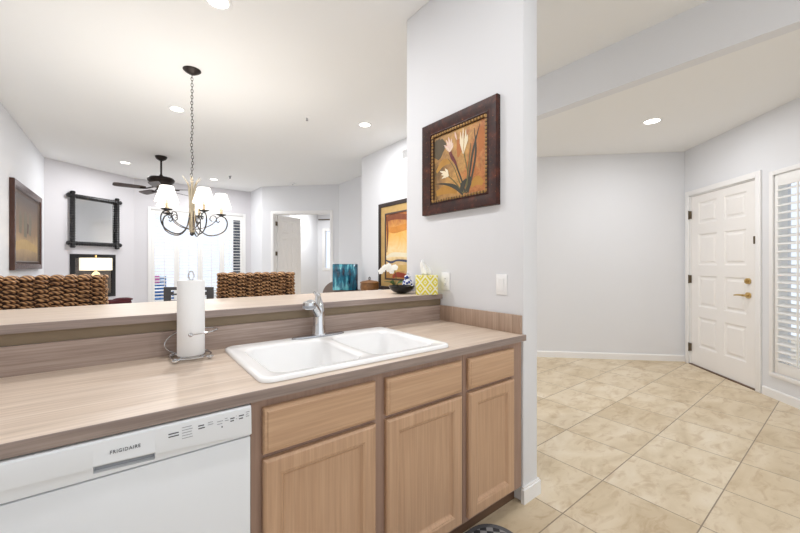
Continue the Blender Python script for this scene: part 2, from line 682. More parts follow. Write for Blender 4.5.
baseboard('baseboard_foyer', FW0, FW1, 0.0, along(FW0, FW1)[0] - 0.0)
baseboard('baseboard_entry', EW0, EW1, DW1 + 0.075, None)
baseboard('baseboard_left', (LX, 2.4), F0)
baseboard('baseboard_fireplace', F0, F1)
pb = MB()
k_ = 0.014
for q, z0, z1 in ((0, 0, 0.076), (0.006, 0.076, 0.088)):
    kk = k_ - q
    pb.prism([(PX0, PY0), (PX0, PY0 + 0.006), (PX0 - kk, PY0 + 0.006), (PX0 - kk, PY0 - kk), (PX1 + kk, PY0 - kk), (PX1 + kk, PY1), (PX1, PY1), (PX1, PY0)], z0, z1)
struct(pb.build('baseboard_pillar', M['trim'], smooth=False))

# ------------------------------------------------------------------ entry door
def casing(mb, x0, x1, z0, z1, wd, sides='ltr'):
    """flat stepped casing round an opening, face on y<0"""
    for a, b, c, d in ((x0 - wd, x0, z0, z1 + wd), (x1, x1 + wd, z0, z1 + wd), (x0, x1, z1, z1 + wd)):
        mb.box(a, b, -0.018, -0.001, c, d, 0.004)
    if 'b' in sides:
        mb.box(x0 - wd, x1 + wd, -0.018, -0.001, z0 - wd, z0, 0.004)


d1 = struct(thing('door_1', None, None, (EW0[0], EW0[1], 0), ER))
mb = MB()
casing(mb, DW0, DW1, 0, DWZ, 0.062)
mb.box(DW0, DW0 + 0.012, 0.0, 0.13, 0, DWZ)
mb.box(DW1 - 0.012, DW1, 0.0, 0.13, 0, DWZ)
mb.box(DW0, DW1, 0.0, 0.13, DWZ - 0.012, DWZ)
mb.build('door_casing', M['trim'], d1)


def panel_door(x0, x1, z0, z1, rows, y=0.012, t=0.04, mg=0.115, gapx=0.09):
    """slab with raised panels; rows = list of (z0, z1)"""
    mb = MB()
    mid = (x0 + x1) / 2
    cols = [(x0 + mg, mid - gapx / 2), (mid + gapx / 2, x1 - mg)]
    xs = [x0, cols[0][0], cols[0][1], cols[1][0], cols[1][1], x1]
    mb.box(x0, x1, y + 0.012, y + t, z0, z1)
    for a, b in ((xs[0], xs[1]), (xs[2], xs[3]), (xs[4], xs[5])):
        mb.box(a, b, y, y + 0.0125, z0, z1)
    for a, b in ((xs[1], xs[2]), (xs[3], xs[4])):
        zz = [z0] + [v for rr in rows for v in rr] + [z1]
        for i in range(0, len(zz), 2):
            mb.box(a, b, y, y + 0.0125, zz[i], zz[i + 1])
        for (c, d) in rows:
            mb.rects(a, b, c, d, [(0, y), (0.016, y + 0.011), (0.034, y + 0.011), (0.052, y + 0.002)], back=False)
    return mb


rows = [(0.25, 0.63), (0.76, 1.15), (1.28, 1.67), (1.80, 2.07)]
panel_door(DW0 + 0.014, DW1 - 0.014, 0.012, DWZ - 0.014, rows, mg=0.13, gapx=0.11).build('door_slab', M['door'], d1, smooth=False)
mb = MB().box(DW0, DW1, -0.01, 0.12, 0.0, 0.011)
mb.build('threshold', M['toek'], d1)
for z in (0.22, 1.10, 1.93):
    MB().box(DW0 - 0.004, DW0 + 0.022, -0.012, 0.0115, z - 0.05, z + 0.05, 0.003).tube([(DW0 + 0.004, -0.014, z - 0.055), (DW0 + 0.004, -0.014, z + 0.055)], 0.007, 8).build('hinge', M['hinge'], d1)
lx = ew(5.165)
mb = MB().tube([(lx, 0.011, 0.965), (lx, 0.0, 0.965)], 0.033, 20).tube([(lx, 0.0, 0.965), (lx, -0.045, 0.965)], 0.012, 12)
mb.tube([(lx, -0.045, 0.965), (lx - 0.03, -0.05, 0.967), (lx - 0.075, -0.048, 0.965), (lx - 0.115, -0.044, 0.958)], [0.012, 0.011, 0.009, 0.008], 10)
tag(mb.build('lever_handle', M['brass'], d1), 'brass lever handle')
mb = MB().tube([(lx, 0.011, 1.115), (lx, -0.006, 1.115)], 0.032, 20).tube([(lx, -0.006, 1.115), (lx, -0.016, 1.115)], 0.02, 16)
mb.box(lx - 0.006, lx + 0.006, -0.03, -0.015, 1.098, 1.132, 0.003)
tag(mb.build('deadbolt', M['brass'], d1), 'round brass deadbolt')
MB().box(DW1 - 0.016, DW1 + 0.004, -0.024, 0.0115, 1.50, 1.58, 0.004).build('security_latch', M['hinge'], d1)

# ------------------------------------------------------------------ plantation shutters
def shutter_parts(wd, z0, z1, n, tilt, root, stile=0.05, rail=0.11, rodx=None, y0=-0.016, chord=0.064):
    """one hinged panel, its own origin at the lower left corner; louvers tilt about x"""
    mb = MB()
    mb.box(0, stile, y0, y0 + 0.028, z0, z1, 0.003)
    mb.box(wd - stile, wd, y0, y0 + 0.028, z0, z1, 0.003)
    mb.box(stile, wd - stile, y0, y0 + 0.028, z0, z0 + rail, 0.003)
    mb.box(stile, wd - stile, y0, y0 + 0.028, z1 - rail, z1, 0.003)
    mb.build('panel_frame', M['shutter'], root)
    lv = MB()
    a, b = z0 + rail, z1 - rail
    for i in range(n):
        zc = a + (i + 0.5) * (b - a) / n
        ca, sa = math.cos(tilt), math.sin(tilt)
        lv.obox(((wd) / 2, y0 + 0.014, zc), ((wd - 2 * stile) / 2 - 0.001, 0, 0), (0, ca * chord / 2, sa * chord / 2), (0, -sa * 0.0045, ca * 0.0045), 0.002)
    lv.build('louvers', M['shutter'], root)
    x = wd / 2 if rodx is None else rodx
    MB().box(x - 0.006, x + 0.006, y0 - 0.04, y0 - 0.028, a + 0.02, b - 0.01, 0.002).build('tilt_rod', M['shutter'], root)


# foyer window
w2 = struct(thing('window_2', None, None, (EW0[0], EW0[1], 0), ER))
mb = MB()
casing(mb, WW0, WW1, WZ0, WZ1, 0.042, 'ltrb')
for a, b, c, d in ((WW0, WW0 + 0.012, WZ0, WZ1), (WW1 - 0.012, WW1, WZ0, WZ1), (WW0, WW1, WZ0, WZ0 + 0.012), (WW0, WW1, WZ1 - 0.012, WZ1)):
    mb.box(a, b, 0.0, 0.13, c, d)
mb.build('window_frame', M['trim'], w2)
MB().box(WW0 + 0.012, WW1 - 0.012, 0.10, 0.106, WZ0 + 0.012, WZ1 - 0.012).build('window_pane', M['pane'], w2)
mb = MB()
mb.box(ew(4.815) - 0.022, ew(4.815) + 0.022, 0.085, 0.12, WZ0 + 0.012, WZ1 - 0.012)
mb.build('window_mullion', M['bluedark'], w2)  # set dark behind the tilt rod, standing in for its shadow
pw = (WW1 - WW0 - 0.028) / 2
for i in range(2):
    s0 = WW0 + 0.013 + i * (pw + 0.002)
    pos = (EW0[0] + math.cos(ER) * s0, EW0[1] + math.sin(ER) * s0, 0)
    sh = thing('plantation_shutter', ['white louvered shutter panel nearest the entry door', 'white louvered shutter panel at the right edge of the foyer window'][i], 'shutter', pos, ER, 'shutters on the foyer window')
    shutter_parts(pw, WZ0 + 0.014, WZ1 - 0.014, 23, math.radians(22), sh, 0.034, 0.10, rodx=pw * 0.52, y0=-0.010, chord=0.07)

# big sliding window at the back of the great room
WX0, WX1, WB0, WB1 = 0.40, 2.34, 0.10, 2.52
w1 = struct(thing('window_1', None, None, (0, 9.70, 0), 0))
mb = MB()
casing(mb, WX0, WX1, WB0, WB1, 0.06, 'ltrb')
for a, b, c, d in ((WX0, WX0 + 0.012, WB0, WB1), (WX1 - 0.012, WX1, WB0, WB1), (WX0, WX1, WB0, WB0 + 0.012), (WX0, WX1, WB1 - 0.012, WB1)):
    mb.box(a, b, 0.0, 0.13, c, d)
mb.build('window_frame', M['trim'], w1)
MB().box(WX0 + 0.012, WX1 - 0.012, 0.10, 0.106, WB0 + 0.012, WB1 - 0.012).build('window_pane', M['pane'], w1)
MB().box(1.34, 1.40, 0.08, 0.125, WB0 + 0.012, WB1 - 0.012).build('window_mullion', M['trim'], w1)
pw = (WX1 - WX0 - 0.03) / 4
names = ['leftmost louvered shutter panel on the tall back window', 'second louvered shutter panel from the left on the tall back window',
         'third louvered shutter panel from the left on the tall back window', 'rightmost louvered shutter panel on the tall back window beside dark strip']
shp = None
for i in range(4):
    pos = (WX0 + 0.014 + i * (pw + 0.001), 9.70, 0)
    if shp is None:
        shp = thing('plantation_shutter', names[0], 'shutter', pos, 0, 'shutters on the tall back window')
        shutter_parts(pw, WB0 + 0.014, WB1 - 0.014, 30, math.radians(8), shp, 0.055, 0.10, y0=0.008, chord=0.064)
    else:
        dup(shp, pos, 0, names[i])

# bedroom window and double door
bL, bR = along(bp1, bq1)
w3 = struct(thing('window_3', None, None, (bp1[0], bp1[1], 0), bR))
mb = MB()
casing(mb, 0.26, 1.0, 1.16, 2.40, 0.09, 'ltrb')
mb.build('window_frame', M['trim'], w3)
MB().box(0.26, 1.0, 0.08, 0.086, 1.16, 2.40).build('window_pane', M['pane'], w3)
MB().box(0.04, 1.25, -0.05, -0.002, 2.77, 2.80, 0.004).build('curtain_rail', M['hinge'], w3)

d2 = struct(thing('door_2', None, None, (W2[0], W2[1], 0), DR))
mb = MB()
casing(mb, DO0, DO1, 0, DOZ, 0.065)
mb.box(DO0, DO0 + 0.014, 0, 0.14, 0, DOZ)
mb.box(DO1 - 0.014, DO1, 0, 0.14, 0, DOZ)
mb.box(DO0, DO1, 0, 0.14, DOZ - 0.014, DOZ)
mb.build('door_casing', M['trim'], d2)
leaf = panel_door(0, 0.69, 0.012, DOZ - 0.02, [(0.22, 0.85), (1.0, 1.95), (2.06, 2.36)], y=-0.02, mg=0.11, gapx=0.09).build('door_leaf', M['door'], d2, (DO0 + 0.022, 0.15, 0), math.radians(62), smooth=False)
leaf2 = panel_door(-0.69, 0, 0.012, DOZ - 0.02, [(0.22, 0.85), (1.0, 1.95), (2.06, 2.36)], y=-0.02, mg=0.11, gapx=0.09).build('door_leaf', M['door'], d2, (DO1 - 0.022, 0.15, 0), math.radians(-95), smooth=False)
for z in (0.3, 1.55, 2.28):
    MB().box(DO0 + 0.012, DO0 + 0.024, 0.06, 0.16, z - 0.05, z + 0.05, 0.003).build('hinge', M['hinge'], d2)

# ------------------------------------------------------------------ outside
struct(MB().box(-4, 8, 10.05, 20, -0.2, -0.02).build('patio', M['concrete'], smooth=False))
pc = thing('patio_chair', 'blue slatted patio chair with pink towel outside the back window', 'patio chair', (0.62, 11.2, -0.02), 0.3)
mb = MB()
for i in range(6):
    mb.box(-0.27, 0.27, 0.24, 0.27, 0.45 + i * 0.09, 0.52 + i * 0.09, 0.006)
mb.build('backrest', M['patioblue'], pc)
mb = MB()
for i in range(5):
    mb.box(-0.27, 0.27, -0.25 + i * 0.1, -0.17 + i * 0.1, 0.40, 0.43, 0.006)
mb.build('seat', M['patioblue'], pc)
for a in (-0.27, 0.24):
    for b in (-0.25, 0.24):
        MB().box(a, a + 0.035, b, b + 0.035, 0, 0.98 if b > 0 else 0.6).build('leg', M['patioblue'], pc)
MB().box(-0.2, 0.12, 0.225, 0.285, 0.80, 1.0, 0.02).build('towel', M['pink'], pc)
tag(MB().box(2.25, 2.42, 10.22, 10.38, -0.02, 2.9, 0.01).build('patio_post', M['bluedark']), 'dark post outside behind the right end of the back window', 'post')

# ------------------------------------------------------------------ base cabinets
CY = 1.13      # face frame plane
FF = CY + 0.002


def cab_door(x0, x1, z0, z1, root):
    o = MB().rects(x0, x1, z0, z1, [(0, -0.001), (0, -0.016), (0.004, -0.021), (0.009, -0.0235), (0.050, -0.0235), (0.054, -0.021), (0.058, -0.021), (0.066, -0.011), (0.072, -0.0085)], cap=False, back=False).build('door', M['cab'], root, smooth=True, angle=25)
    MB().box(x0 + 0.070, x1 - 0.070, -0.0084, -0.001, z0 + 0.070, z1 - 0.070).build('panel', M['cab'], o, smooth=False)
    return o


def drawer_front(name, x0, x1, z0, z1, root):
    return MB().rects(x0, x1, z0, z1, [(0, -0.001), (0, -0.014), (0.004, -0.019), (0.010, -0.0205), (0.013, -0.0235), (0.016, -0.0235)]).build(name, M['cabh'], root, angle=25)


def cabinet(name, label, x0, x1, stiles, doors, drawers, dname):
    root = thing(name, label, 'cabinet', (0, CY, 0))
    mb = MB()
    for a, b in stiles:
        mb.box(a, b, 0, 0.018, 0.09, 0.880)
    for z0, z1 in ((0.09, 0.125), (0.69, 0.716), (0.846, 0.880)):
        for (a, b), (c, d) in zip(stiles, stiles[1:]):
            mb.box(b, c, 0, 0.018, z0, z1)
    mb.build('face_frame', M['frame'], root, smooth=False)
    # hollow carcass: sides, bottom and back
    mb = MB()
    mb.box(x0, x0 + 0.016, 0.018, 0.60, 0.09, 0.880)
    mb.box(x1 - 0.016, x1, 0.018, 0.60, 0.09, 0.880)
    mb.box(x0 + 0.016, x1 - 0.016, 0.018, 0.60, 0.09, 0.106)
    mb.box(x0 + 0.016, x1 - 0.016, 0.588, 0.60, 0.106, 0.880)
    mb.build('carcass', M['frame'], root, smooth=False)
    MB().box(x0, x1, 0.045, 0.06, 0.0, 0.09).build('toe_kick', M['toek'], root, smooth=False)
    for a, b in doors:
        cab_door(a, b, 0.112, 0.695, root)
    for a, b in drawers:
        drawer_front(dname, a, b, 0.711, 0.854, root)
    return root


cabinet('sink_cabinet', 'light oak base cabinet with two doors beneath the white sink', 0.294, 1.228,
        [(0.294, 0.345), (0.72, 0.802), (1.19, 1.228)], [(0.327, 0.737), (0.787, 1.206)], [(0.327, 0.737), (0.787, 1.206)], 'false_drawer_front')
cabinet('base_cabinet', 'narrow light oak base cabinet with one drawer and door beside the pillar', 1.230, 1.692,
        [(1.230, 1.27), (1.585, 1.692)], [(1.253, 1.602)], [(1.253, 1.602)], 'drawer')

# ------------------------------------------------------------------ dishwasher
dw = thing('dishwasher', 'white built-in dishwasher at the left end of the oak cabinets', 'dishwasher', (0, 1.11, 0))
DX0, DX1 = -0.312, 0.287
mb = MB().box(DX0, DX1, 0.012, 0.60, 0.10, 0.876)
mb.build('body', M['applw'], dw, smooth=False)
mb = MB().box(DX0, DX1, -0.006, 0.011, 0.10, 0.785, 0.003)
mb.build('door_panel', M['applw'], dw)
# control fascia: its lower edge bows up to the left over a shallow finger recess
RX0, RX1 = -0.066, 0.054
SEAM = 0.789


def edge_z(x):
    t = (DX1 - x) / (DX1 - DX0)
    return SEAM + 0.007 + 0.024 * (1 - (1 - t) ** 2)


def fascia(mb, xs, recess):
    rings = []
    for x in xs:
        e = edge_z(x)
        if recess:
            p = [(0.011, 0.877), (-0.009, 0.877), (-0.0125, 0.873), (-0.0165, e + 0.006), (-0.012, e + 0.002), (0.009, e + 0.001), (0.009, e - 0.015), (-0.0055, e - 0.0165), (-0.0055, SEAM), (0.011, SEAM)]
        else:
            p = [(0.011, 0.877), (-0.009, 0.877), (-0.0125, 0.873), (-0.0172, e + 0.003), (-0.0165, e), (-0.013, e - 0.001), (-0.008, e - 0.003), (-0.0055, (e + SEAM) / 2), (-0.0055, SEAM), (0.011, SEAM)]
        rings.append([mb.bm.verts.new((x, y, z)) for y, z in p])
    for a, b in zip(rings, rings[1:]):
        for k in range(10):
            mb.bm.faces.new((a[k], a[(k + 1) % 10], b[(k + 1) % 10], b[k]))
    mb.bm.faces.new(rings[0][::-1])
    mb.bm.faces.new(rings[-1])


mb = MB()
lerp = lambda a, b, n: [a + (b - a) * i / n for i in range(n + 1)]
fascia(mb, lerp(DX0, RX0, 8), False)
fascia(mb, lerp(RX0, RX1, 4), True)
fascia(mb, lerp(RX1, DX1, 8), False)
fas = mb.build('control_panel', M['applw'], dw, angle=25)
MB().box(RX0 + 0.001, RX1 - 0.001, 0.0078, 0.0088, edge_z(RX1) - 0.014, edge_z(RX0)).build('handle_recess', M['applg'], dw, smooth=False)


def text_mesh(body, size, name, mat, parent, loc, rot, depth=0.0006):
    cu = bpy.data.curves.new(name, 'FONT')
    cu.body = body
    cu.size = size
    cu.extrude = depth
    cu.align_x = 'CENTER'
    cu.space_character = 1.18
    to = bpy.data.objects.new(name + '_source', cu)
    C.objects.link(to)
    dg = bpy.context.evaluated_depsgraph_get()
    me = bpy.data.meshes.new_from_object(to.evaluated_get(dg))
    bpy.data.objects.remove(to)
    me.materials.clear()
    me.materials.append(mat)
    o = bpy.data.objects.new(name, me)
    C.objects.link(o)
    o.parent = parent
    o.location = loc
    o.rotation_euler = rot
    return o


slope = math.atan2(0.0045, 0.07)
FACE = lambda z: -0.0168 + (z - 0.80) * 0.06
t_ = text_mesh('FRIGIDAIRE', 0.0118, 'lettering', M['ink'], dw, (-0.006, FACE(0.840) - 0.0012, 0.840), (PI / 2 - slope, 0, 0))
t_.scale = (0.86, 1.0, 1.0)
mb = MB()
def mark(x0, x1, z, th=0.0022, light=False):
    mb.mi = 1 if light else 0
    z += 0.0165
    y = FACE(z)
    mb.box(x0, x1, y - 0.0012, y + 0.0003, z - th / 2, z + th / 2)
for x0, x1, zs, lt in ((0.082, 0.106, (0.836, 0.829), False), (0.112, 0.137, (0.845, 0.838, 0.831, 0.824, 0.817), True), (0.150, 0.166, (0.839, 0.832), False),
                       (0.173, 0.187, (0.842, 0.836), True), (0.196, 0.211, (0.838, 0.831), True), (0.216, 0.226, (0.842, 0.836), True),
                       (0.230, 0.242, (0.838, 0.831), False), (0.245, 0.250, (0.842, 0.834), True), (0.253, 0.268, (0.840, 0.832), False), (0.272, 0.282, (0.846, 0.840, 0.834), True)):
    for z in zs:
        k = random.uniform(0.0, 0.004)
        mark(x0, x1 - k, z, 0.0026 if not lt else 0.0014, lt)
mb.mi = 0
mb.box(0.207, 0.210, FACE(0.838) - 0.0012, FACE(0.838), 0.836, 0.840)
mb.build('control_markings', [M['ink'], M['inkl']], dw, smooth=False)

# ------------------------------------------------------------------ countertop and bar top
ct = thing('countertop', 'wood-look laminate kitchen countertop with low backsplash around the white sink', 'countertop', (0, 0, 0.882))
CT0, CT1 = 1.106, 1.752
SX0, SX1, SY0, SY1 = 0.355, 1.162, 1.175, 1.702
cx0 = LX + 0.003


def slab(mb, x0, x1, y0, y1, z1, frontdark):
    mb.mi = 0
    mb.box(x0, x1, y0, y1, 0, z1)


mb = MB()
mb.box(cx0, SX0, CT0 + 0.003, CT1, 0, 0.032)
mb.box(SX1, PX0 - 0.001, CT0 + 0.003, CT1, 0, 0.032)
mb.box(SX0, SX1, CT0 + 0.003, SY0, 0, 0.032)
mb.box(SX0, SX1, SY1, CT1, 0, 0.032)
mb.build('worktop', M['lamtop'], ct, smooth=False)
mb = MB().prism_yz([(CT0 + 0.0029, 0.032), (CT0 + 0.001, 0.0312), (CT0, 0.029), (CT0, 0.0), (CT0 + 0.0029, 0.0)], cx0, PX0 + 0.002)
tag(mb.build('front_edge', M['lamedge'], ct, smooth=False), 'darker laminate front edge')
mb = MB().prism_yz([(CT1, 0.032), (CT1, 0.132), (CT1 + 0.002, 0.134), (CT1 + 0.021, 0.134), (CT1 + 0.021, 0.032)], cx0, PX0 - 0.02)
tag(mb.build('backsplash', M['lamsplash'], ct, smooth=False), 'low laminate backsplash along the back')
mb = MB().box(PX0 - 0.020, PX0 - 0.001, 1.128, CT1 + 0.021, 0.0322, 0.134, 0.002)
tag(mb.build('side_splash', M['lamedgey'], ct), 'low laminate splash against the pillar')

bt = thing('bar_counter', 'raised wood-look laminate bar ledge running behind the sink', 'bar top', (0, 0, 1.06))
BY0, BY1 = 1.745, 2.325
mb = MB()
mb.prism([(cx0, BY0 + 0.003), (PX0 - 0.001, BY0 + 0.003), (PX0 - 0.001, PY1 + 0.001), (PX1, PY1 + 0.001), (PX1, BY1), (cx0, BY1)], 0, 0.031)
mb.build('ledge', M['lamtop'], bt, smooth=False)
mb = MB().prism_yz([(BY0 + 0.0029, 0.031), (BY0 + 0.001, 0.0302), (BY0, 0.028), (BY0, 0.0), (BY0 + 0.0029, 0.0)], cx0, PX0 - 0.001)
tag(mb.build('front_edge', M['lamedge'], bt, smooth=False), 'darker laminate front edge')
mb = MB().box(cx0, PX0 - 0.001, 1.765, 1.774, -0.043, -0.0005)
tag(mb.build('apron', M['khaki'], bt, smooth=False), 'khaki strip under the ledge')

# ------------------------------------------------------------------ sink
def rrect(x0, x1, y0, y1, r, n=6):
    out = []
    for cx, cy, a0 in ((x1 - r, y0 + r, -90), (x1 - r, y1 - r, 0), (x0 + r, y1 - r, 90), (x0 + r, y0 + r, 180)):
        for k in range(n + 1):
            a = math.radians(a0 + 90 * k / n)
            out.append((cx + r * math.cos(a), cy + r * math.sin(a)))
    return out


sk = thing('sink', 'white double-bowl drop-in kitchen sink set in the countertop', 'sink', (0, 0, 0.915))
KX0, KX1, KY0, KY1 = 0.332, 1.184, 1.150, 1.728
mb = MB()
bm = mb.bm


def ring(poly, z):
    return [bm.verts.new((x, y, z)) for x, y in poly]


def bridge(a, b):
    n = len(a)
    return [bm.faces.new((a[i], a[(i + 1) % n], b[(i + 1) % n], b[i])) for i in range(n)]


r0 = ring(rrect(KX0, KX1, KY0, KY1, 0.045), 0.0)
r1 = ring(rrect(KX0, KX1, KY0, KY1, 0.045), 0.006)
r2_ = ring(rrect(KX0 + 0.003, KX1 - 0.003, KY0 + 0.003, KY1 - 0.003, 0.043), 0.012)
r3 = ring(rrect(KX0 + 0.012, KX1 - 0.012, KY0 + 0.012, KY1 - 0.012, 0.036), 0.015)
r4 = ring(rrect(KX0 + 0.022, KX1 - 0.022, KY0 + 0.022, KY1 - 0.022, 0.03), 0.013)
for a, b in ((r0, r1), (r1, r2_), (r2_, r3), (r3, r4)):
    bridge(a, b)
bowls = []
for (a, b) in ((0.382, 0.752), (0.786, 1.138)):
    y0, y1 = 1.192, 1.632
    ls = []
    for ins, z, r in ((0, 0.013, 0.06), (0.006, 0.010, 0.06), (0.012, 0.0, 0.058), (0.022, -0.10, 0.06), (0.032, -0.155, 0.07), (0.055, -0.178, 0.07), (0.10, -0.184, 0.06)):
        ls.append(ring(rrect(a + ins, b - ins, y0 + ins, y1 - ins, r), z))
    for p, q in zip(ls, ls[1:]):
        bridge(p, q)
    bm.faces.new(ls[-1])
    bowls.append(ls[0])
es = []
for lp in [r4] + bowls:
    n = len(lp)
    for i in range(n):
        e = bm.edges.get((lp[i], lp[(i + 1) % n]))
        es.append(e)
bmesh.ops.triangle_fill(bm, use_beauty=True, edges=es, normal=(0, 0, 1))
basin = mb.build('basin', M['porc'], sk, angle=50)
for xc in (0.567, 0.962):
    MB().lathe([(0.045, -0.1835), (0.045, -0.181), (0.032, -0.1805), (0.03, -0.1825), (0.0, -0.1828)], (xc, 1.41, 0), 24, cap1=False).build('drain', M['steel'], sk)

# ------------------------------------------------------------------ faucet
FX, FY, FZ = 0.768, 1.682, 0.928
fa = thing('faucet', 'chrome single-lever faucet on the back rim of the white sink', 'faucet', (FX, FY, FZ + 0.001))
mb = MB().lathe([(0.030, 0), (0.142, 0.0), (0.142, 0.005), (0.136, 0.009), (0.03, 0.011)], (0, 0, 0), 40, 1.0, 0.2)
mb.build('deck_plate', M['steel'], fa)
mb = MB().lathe([(0.036, 0.010), (0.036, 0.018), (0.032, 0.03), (0.0305, 0.07), (0.029, 0.11), (0.030, 0.13), (0.026, 0.148), (0.0, 0.152)], (0, 0, 0), 24, cap1=False)
mb.build('column', M['chrome'], fa)
dv = Vector((-0.72, -0.69, 0)).normalized()
pts = spline([(0, 0, 0.105), dv * 0.040 + Vector((0, 0, 0.136)), dv * 0.085 + Vector((0, 0, 0.168)), dv * 0.120 + Vector((0, 0, 0.174))], 6)
mb = MB().tube(pts, [0.022] * len(pts), 14)
mb.build('spout', M['chrome'], fa)
e0 = dv * 0.122 + Vector((0, 0, 0.176))
mb = MB().tube([e0 + Vector((0, 0, 0.012)), e0 + Vector((0, 0, 0.008)), e0 + Vector((0, 0, -0.02)), e0 + Vector((0, 0, -0.024))], [0.024, 0.030, 0.030, 0.026], 20)
sp = mb.build('spray_head', M['chrome'], fa)
mb = MB().tube([e0 + Vector((0, 0, -0.006)), e0 + Vector((0, 0, -0.019))], 0.0306, 20)
mb.build('grip_band', M['applg'], sp)
pts = [(0, 0, 0.14), (0, 0.004, 0.162), (0.001, 0.010, 0.186), (0.002, 0.016, 0.208)]
mb = MB().tube(pts, [0.027, 0.024, 0.017, 0.012], 14).tube([(0.002, 0.008, 0.196), (-0.012, 0.034, 0.222)], [0.010, 0.007], 10).ellip((0.002, 0.014, 0.209), 0.014, 0.014, 0.010)
mb.build('lever', M['chrome'], fa)

# ------------------------------------------------------------------ paper towel holder
TX, TY = 0.201, 1.655
th = thing('paper_towel_holder', 'chrome wire paper towel holder on the countertop left of the sink', 'paper towel holder', (TX, TY, 0.9145))
mb = MB()
mb.torus((0, 0, 0.012), 0.072, 0.0035, 'z', 36)
mb.torus((0, 0, 0.012), 0.046, 0.003, 'z', 28)
for k in range(4):
    a = PI / 4 + k * PI / 2
    c, s_ = math.cos(a), math.sin(a)
    mb.tube([(0.0, 0.0, 0.012), (c * 0.072, s_ * 0.072, 0.012)], 0.003, 8)
    mb.torus((c * 0.083, s_ * 0.083, 0.011), 0.011, 0.003, 'z', 16, 6)
    mb.ellip((c * 0.083, s_ * 0.083, 0.007), 0.009, 0.009, 0.0068)
mb.build('base', M['chrome'], th)
mb = MB().tube([(0, 0, 0.012), (0, 0, 0.318)], 0.0042, 10)
lp = [(0.009 * math.sin(a), -0.004 * math.sin(a), 0.333 - 0.018 * math.cos(a)) for a in [2 * PI * k / 20 for k in range(20)]]
mb.tube(lp, 0.0028, 8, closed=True)
mb.build('rod', M['chrome'], th)
# tension arm: rises at the left, springs round the roll to a ball
rt = Vector((0.7944, -0.6074, 0))
fwv = Vector((0.6074, 0.7944, 0))
pts = spline([rt * -0.070 + fwv * 0.02 + Vector((0, 0, 0.012)), rt * -0.098 + Vector((0, 0, 0.035)), rt * -0.104 + Vector((0, 0, 0.065)), rt * -0.085 + fwv * 0.045 + Vector((0, 0, 0.095)), fwv * 0.078 + Vector((0, 0, 0.108)),
              rt * 0.083 + fwv * 0.045 + Vector((0, 0, 0.112)), rt * 0.094 - fwv * 0.012 + Vector((0, 0, 0.112)), rt * 0.072 - fwv * 0.042 + Vector((0, 0, 0.109)), rt * 0.034 - fwv * 0.060 + Vector((0, 0, 0.105))], 7)
mb = MB().tube(pts, 0.0026, 8).ellip(rt * 0.034 - fwv * 0.060 + Vector((0, 0, 0.105)), 0.0085, 0.0085, 0.0085, 14, 10)
mb.build('tension_arm', M['chrome'], th)
pr = MB()
pr.lathe([(0.0195, 0.0), (0.0475, 0.0), (0.049, 0.002), (0.049, 0.296), (0.0475, 0.298), (0.0195, 0.298), (0.0195, 0.0)], (0, 0, 0), 40, cap0=False, cap1=False)
po = pr.build('paper_towel_roll', M['paper'], None, (TX, TY, 0.9145 + 0.0165))
tag(po, 'white paper towel roll standing on the chrome wire holder', 'paper towel')

# ------------------------------------------------------------------ bar stools with woven backs
def woven(mb, x0, x1, z0, z1, yc, ncol, nrow, th=0.028):
    wd = (x1 - x0) / ncol
    ht = (z1 - z0) / nrow
    for sgn in (-1, 1):
        for c in range(ncol):
            for r in range(nrow):
                zc = z0 + (r + 0.5 + (0.5 if c % 2 else 0.0)) * ht - 0.25 * ht + random.uniform(-0.1, 0.1) * ht
                xc = x0 + (c + 0.5) * wd + random.uniform(-.06, .06) * wd
                mb.ellip((xc, yc + sgn * 0.012, zc), wd * 0.60, th * (0.66 + random.uniform(0, .16)), ht * 0.46, 12, 6)
    # rolled edges
    for zc in (z0, z1):
        for c in range(ncol):
            mb.ellip((x0 + (c + 0.5) * wd, yc, zc + random.uniform(-.002, .004)), wd * 0.55, 0.030, 0.016, 10, 6)
    for xc in (x0, x1):
        for r in range(nrow * 1 + 1):
            mb.ellip((xc + random.uniform(-.003, .003), yc, z0 + r * (z1 - z0) / nrow), 0.014, 0.032, ht * 0.6, 8, 6)


st1 = thing('bar_stool', 'woven seagrass bar stool on the left, cut off by the photo edge', 'bar stool', (-0.355, 2.60, 0), 0, 'woven stools along the bar')
mb = MB()
mb.box(-0.245, 0.245, -0.015, 0.015, 0.72, 1.215)
mb.mi = 1
woven(mb, -0.25, 0.25, 0.74, 1.222, 0.0, 9, 20)
mb.build('backrest', [M['weavedark'], M['weave']], st1)
mb = MB()
mb.box(-0.24, 0.24, -0.42, 0.02, 0.66, 0.715, 0.02)
mb.mi = 1
for i in range(10):
    for j in range(9):
        mb.ellip((-0.22 + i * 0.049, -0.40 + j * 0.05 + (0.02 if i % 2 else 0), 0.712), 0.03, 0.028, 0.014, 8, 5)
mb.build('seat', [M['weavedark'], M['weave']], st1)
for a in (-0.235, 0.195):
    for b in (-0.41, -0.02):
        MB().box(a, a + 0.04, b, b + 0.04, 0, 0.66, 0.004).build('leg', M['darkwood'], st1)
MB().box(-0.2, 0.2, -0.40, -0.38, 0.22, 0.25, 0.003).build('footrest', M['darkwood'], st1)
dup(st1, (0.725, 2.60, 0), 0, 'woven seagrass bar stool right of the paper towels, backrest fully in view')

# ------------------------------------------------------------------ things on the bar
BZ = 1.0915
bo = thing('bowl', 'small glossy black bowl on the bar next to the yellow tissue box', 'bowl', (1.510, 1.955, BZ))
pf = [(0.030, 0.0), (0.034, 0.004), (0.060, 0.012), (0.082, 0.030), (0.092, 0.052), (0.090, 0.0535), (0.078, 0.032), (0.056, 0.017), (0.0, 0.012)]
MB().lathe(pf, (0, 0, 0), 36, cap1=False).build('bowl_body', M['blackgloss'], bo)


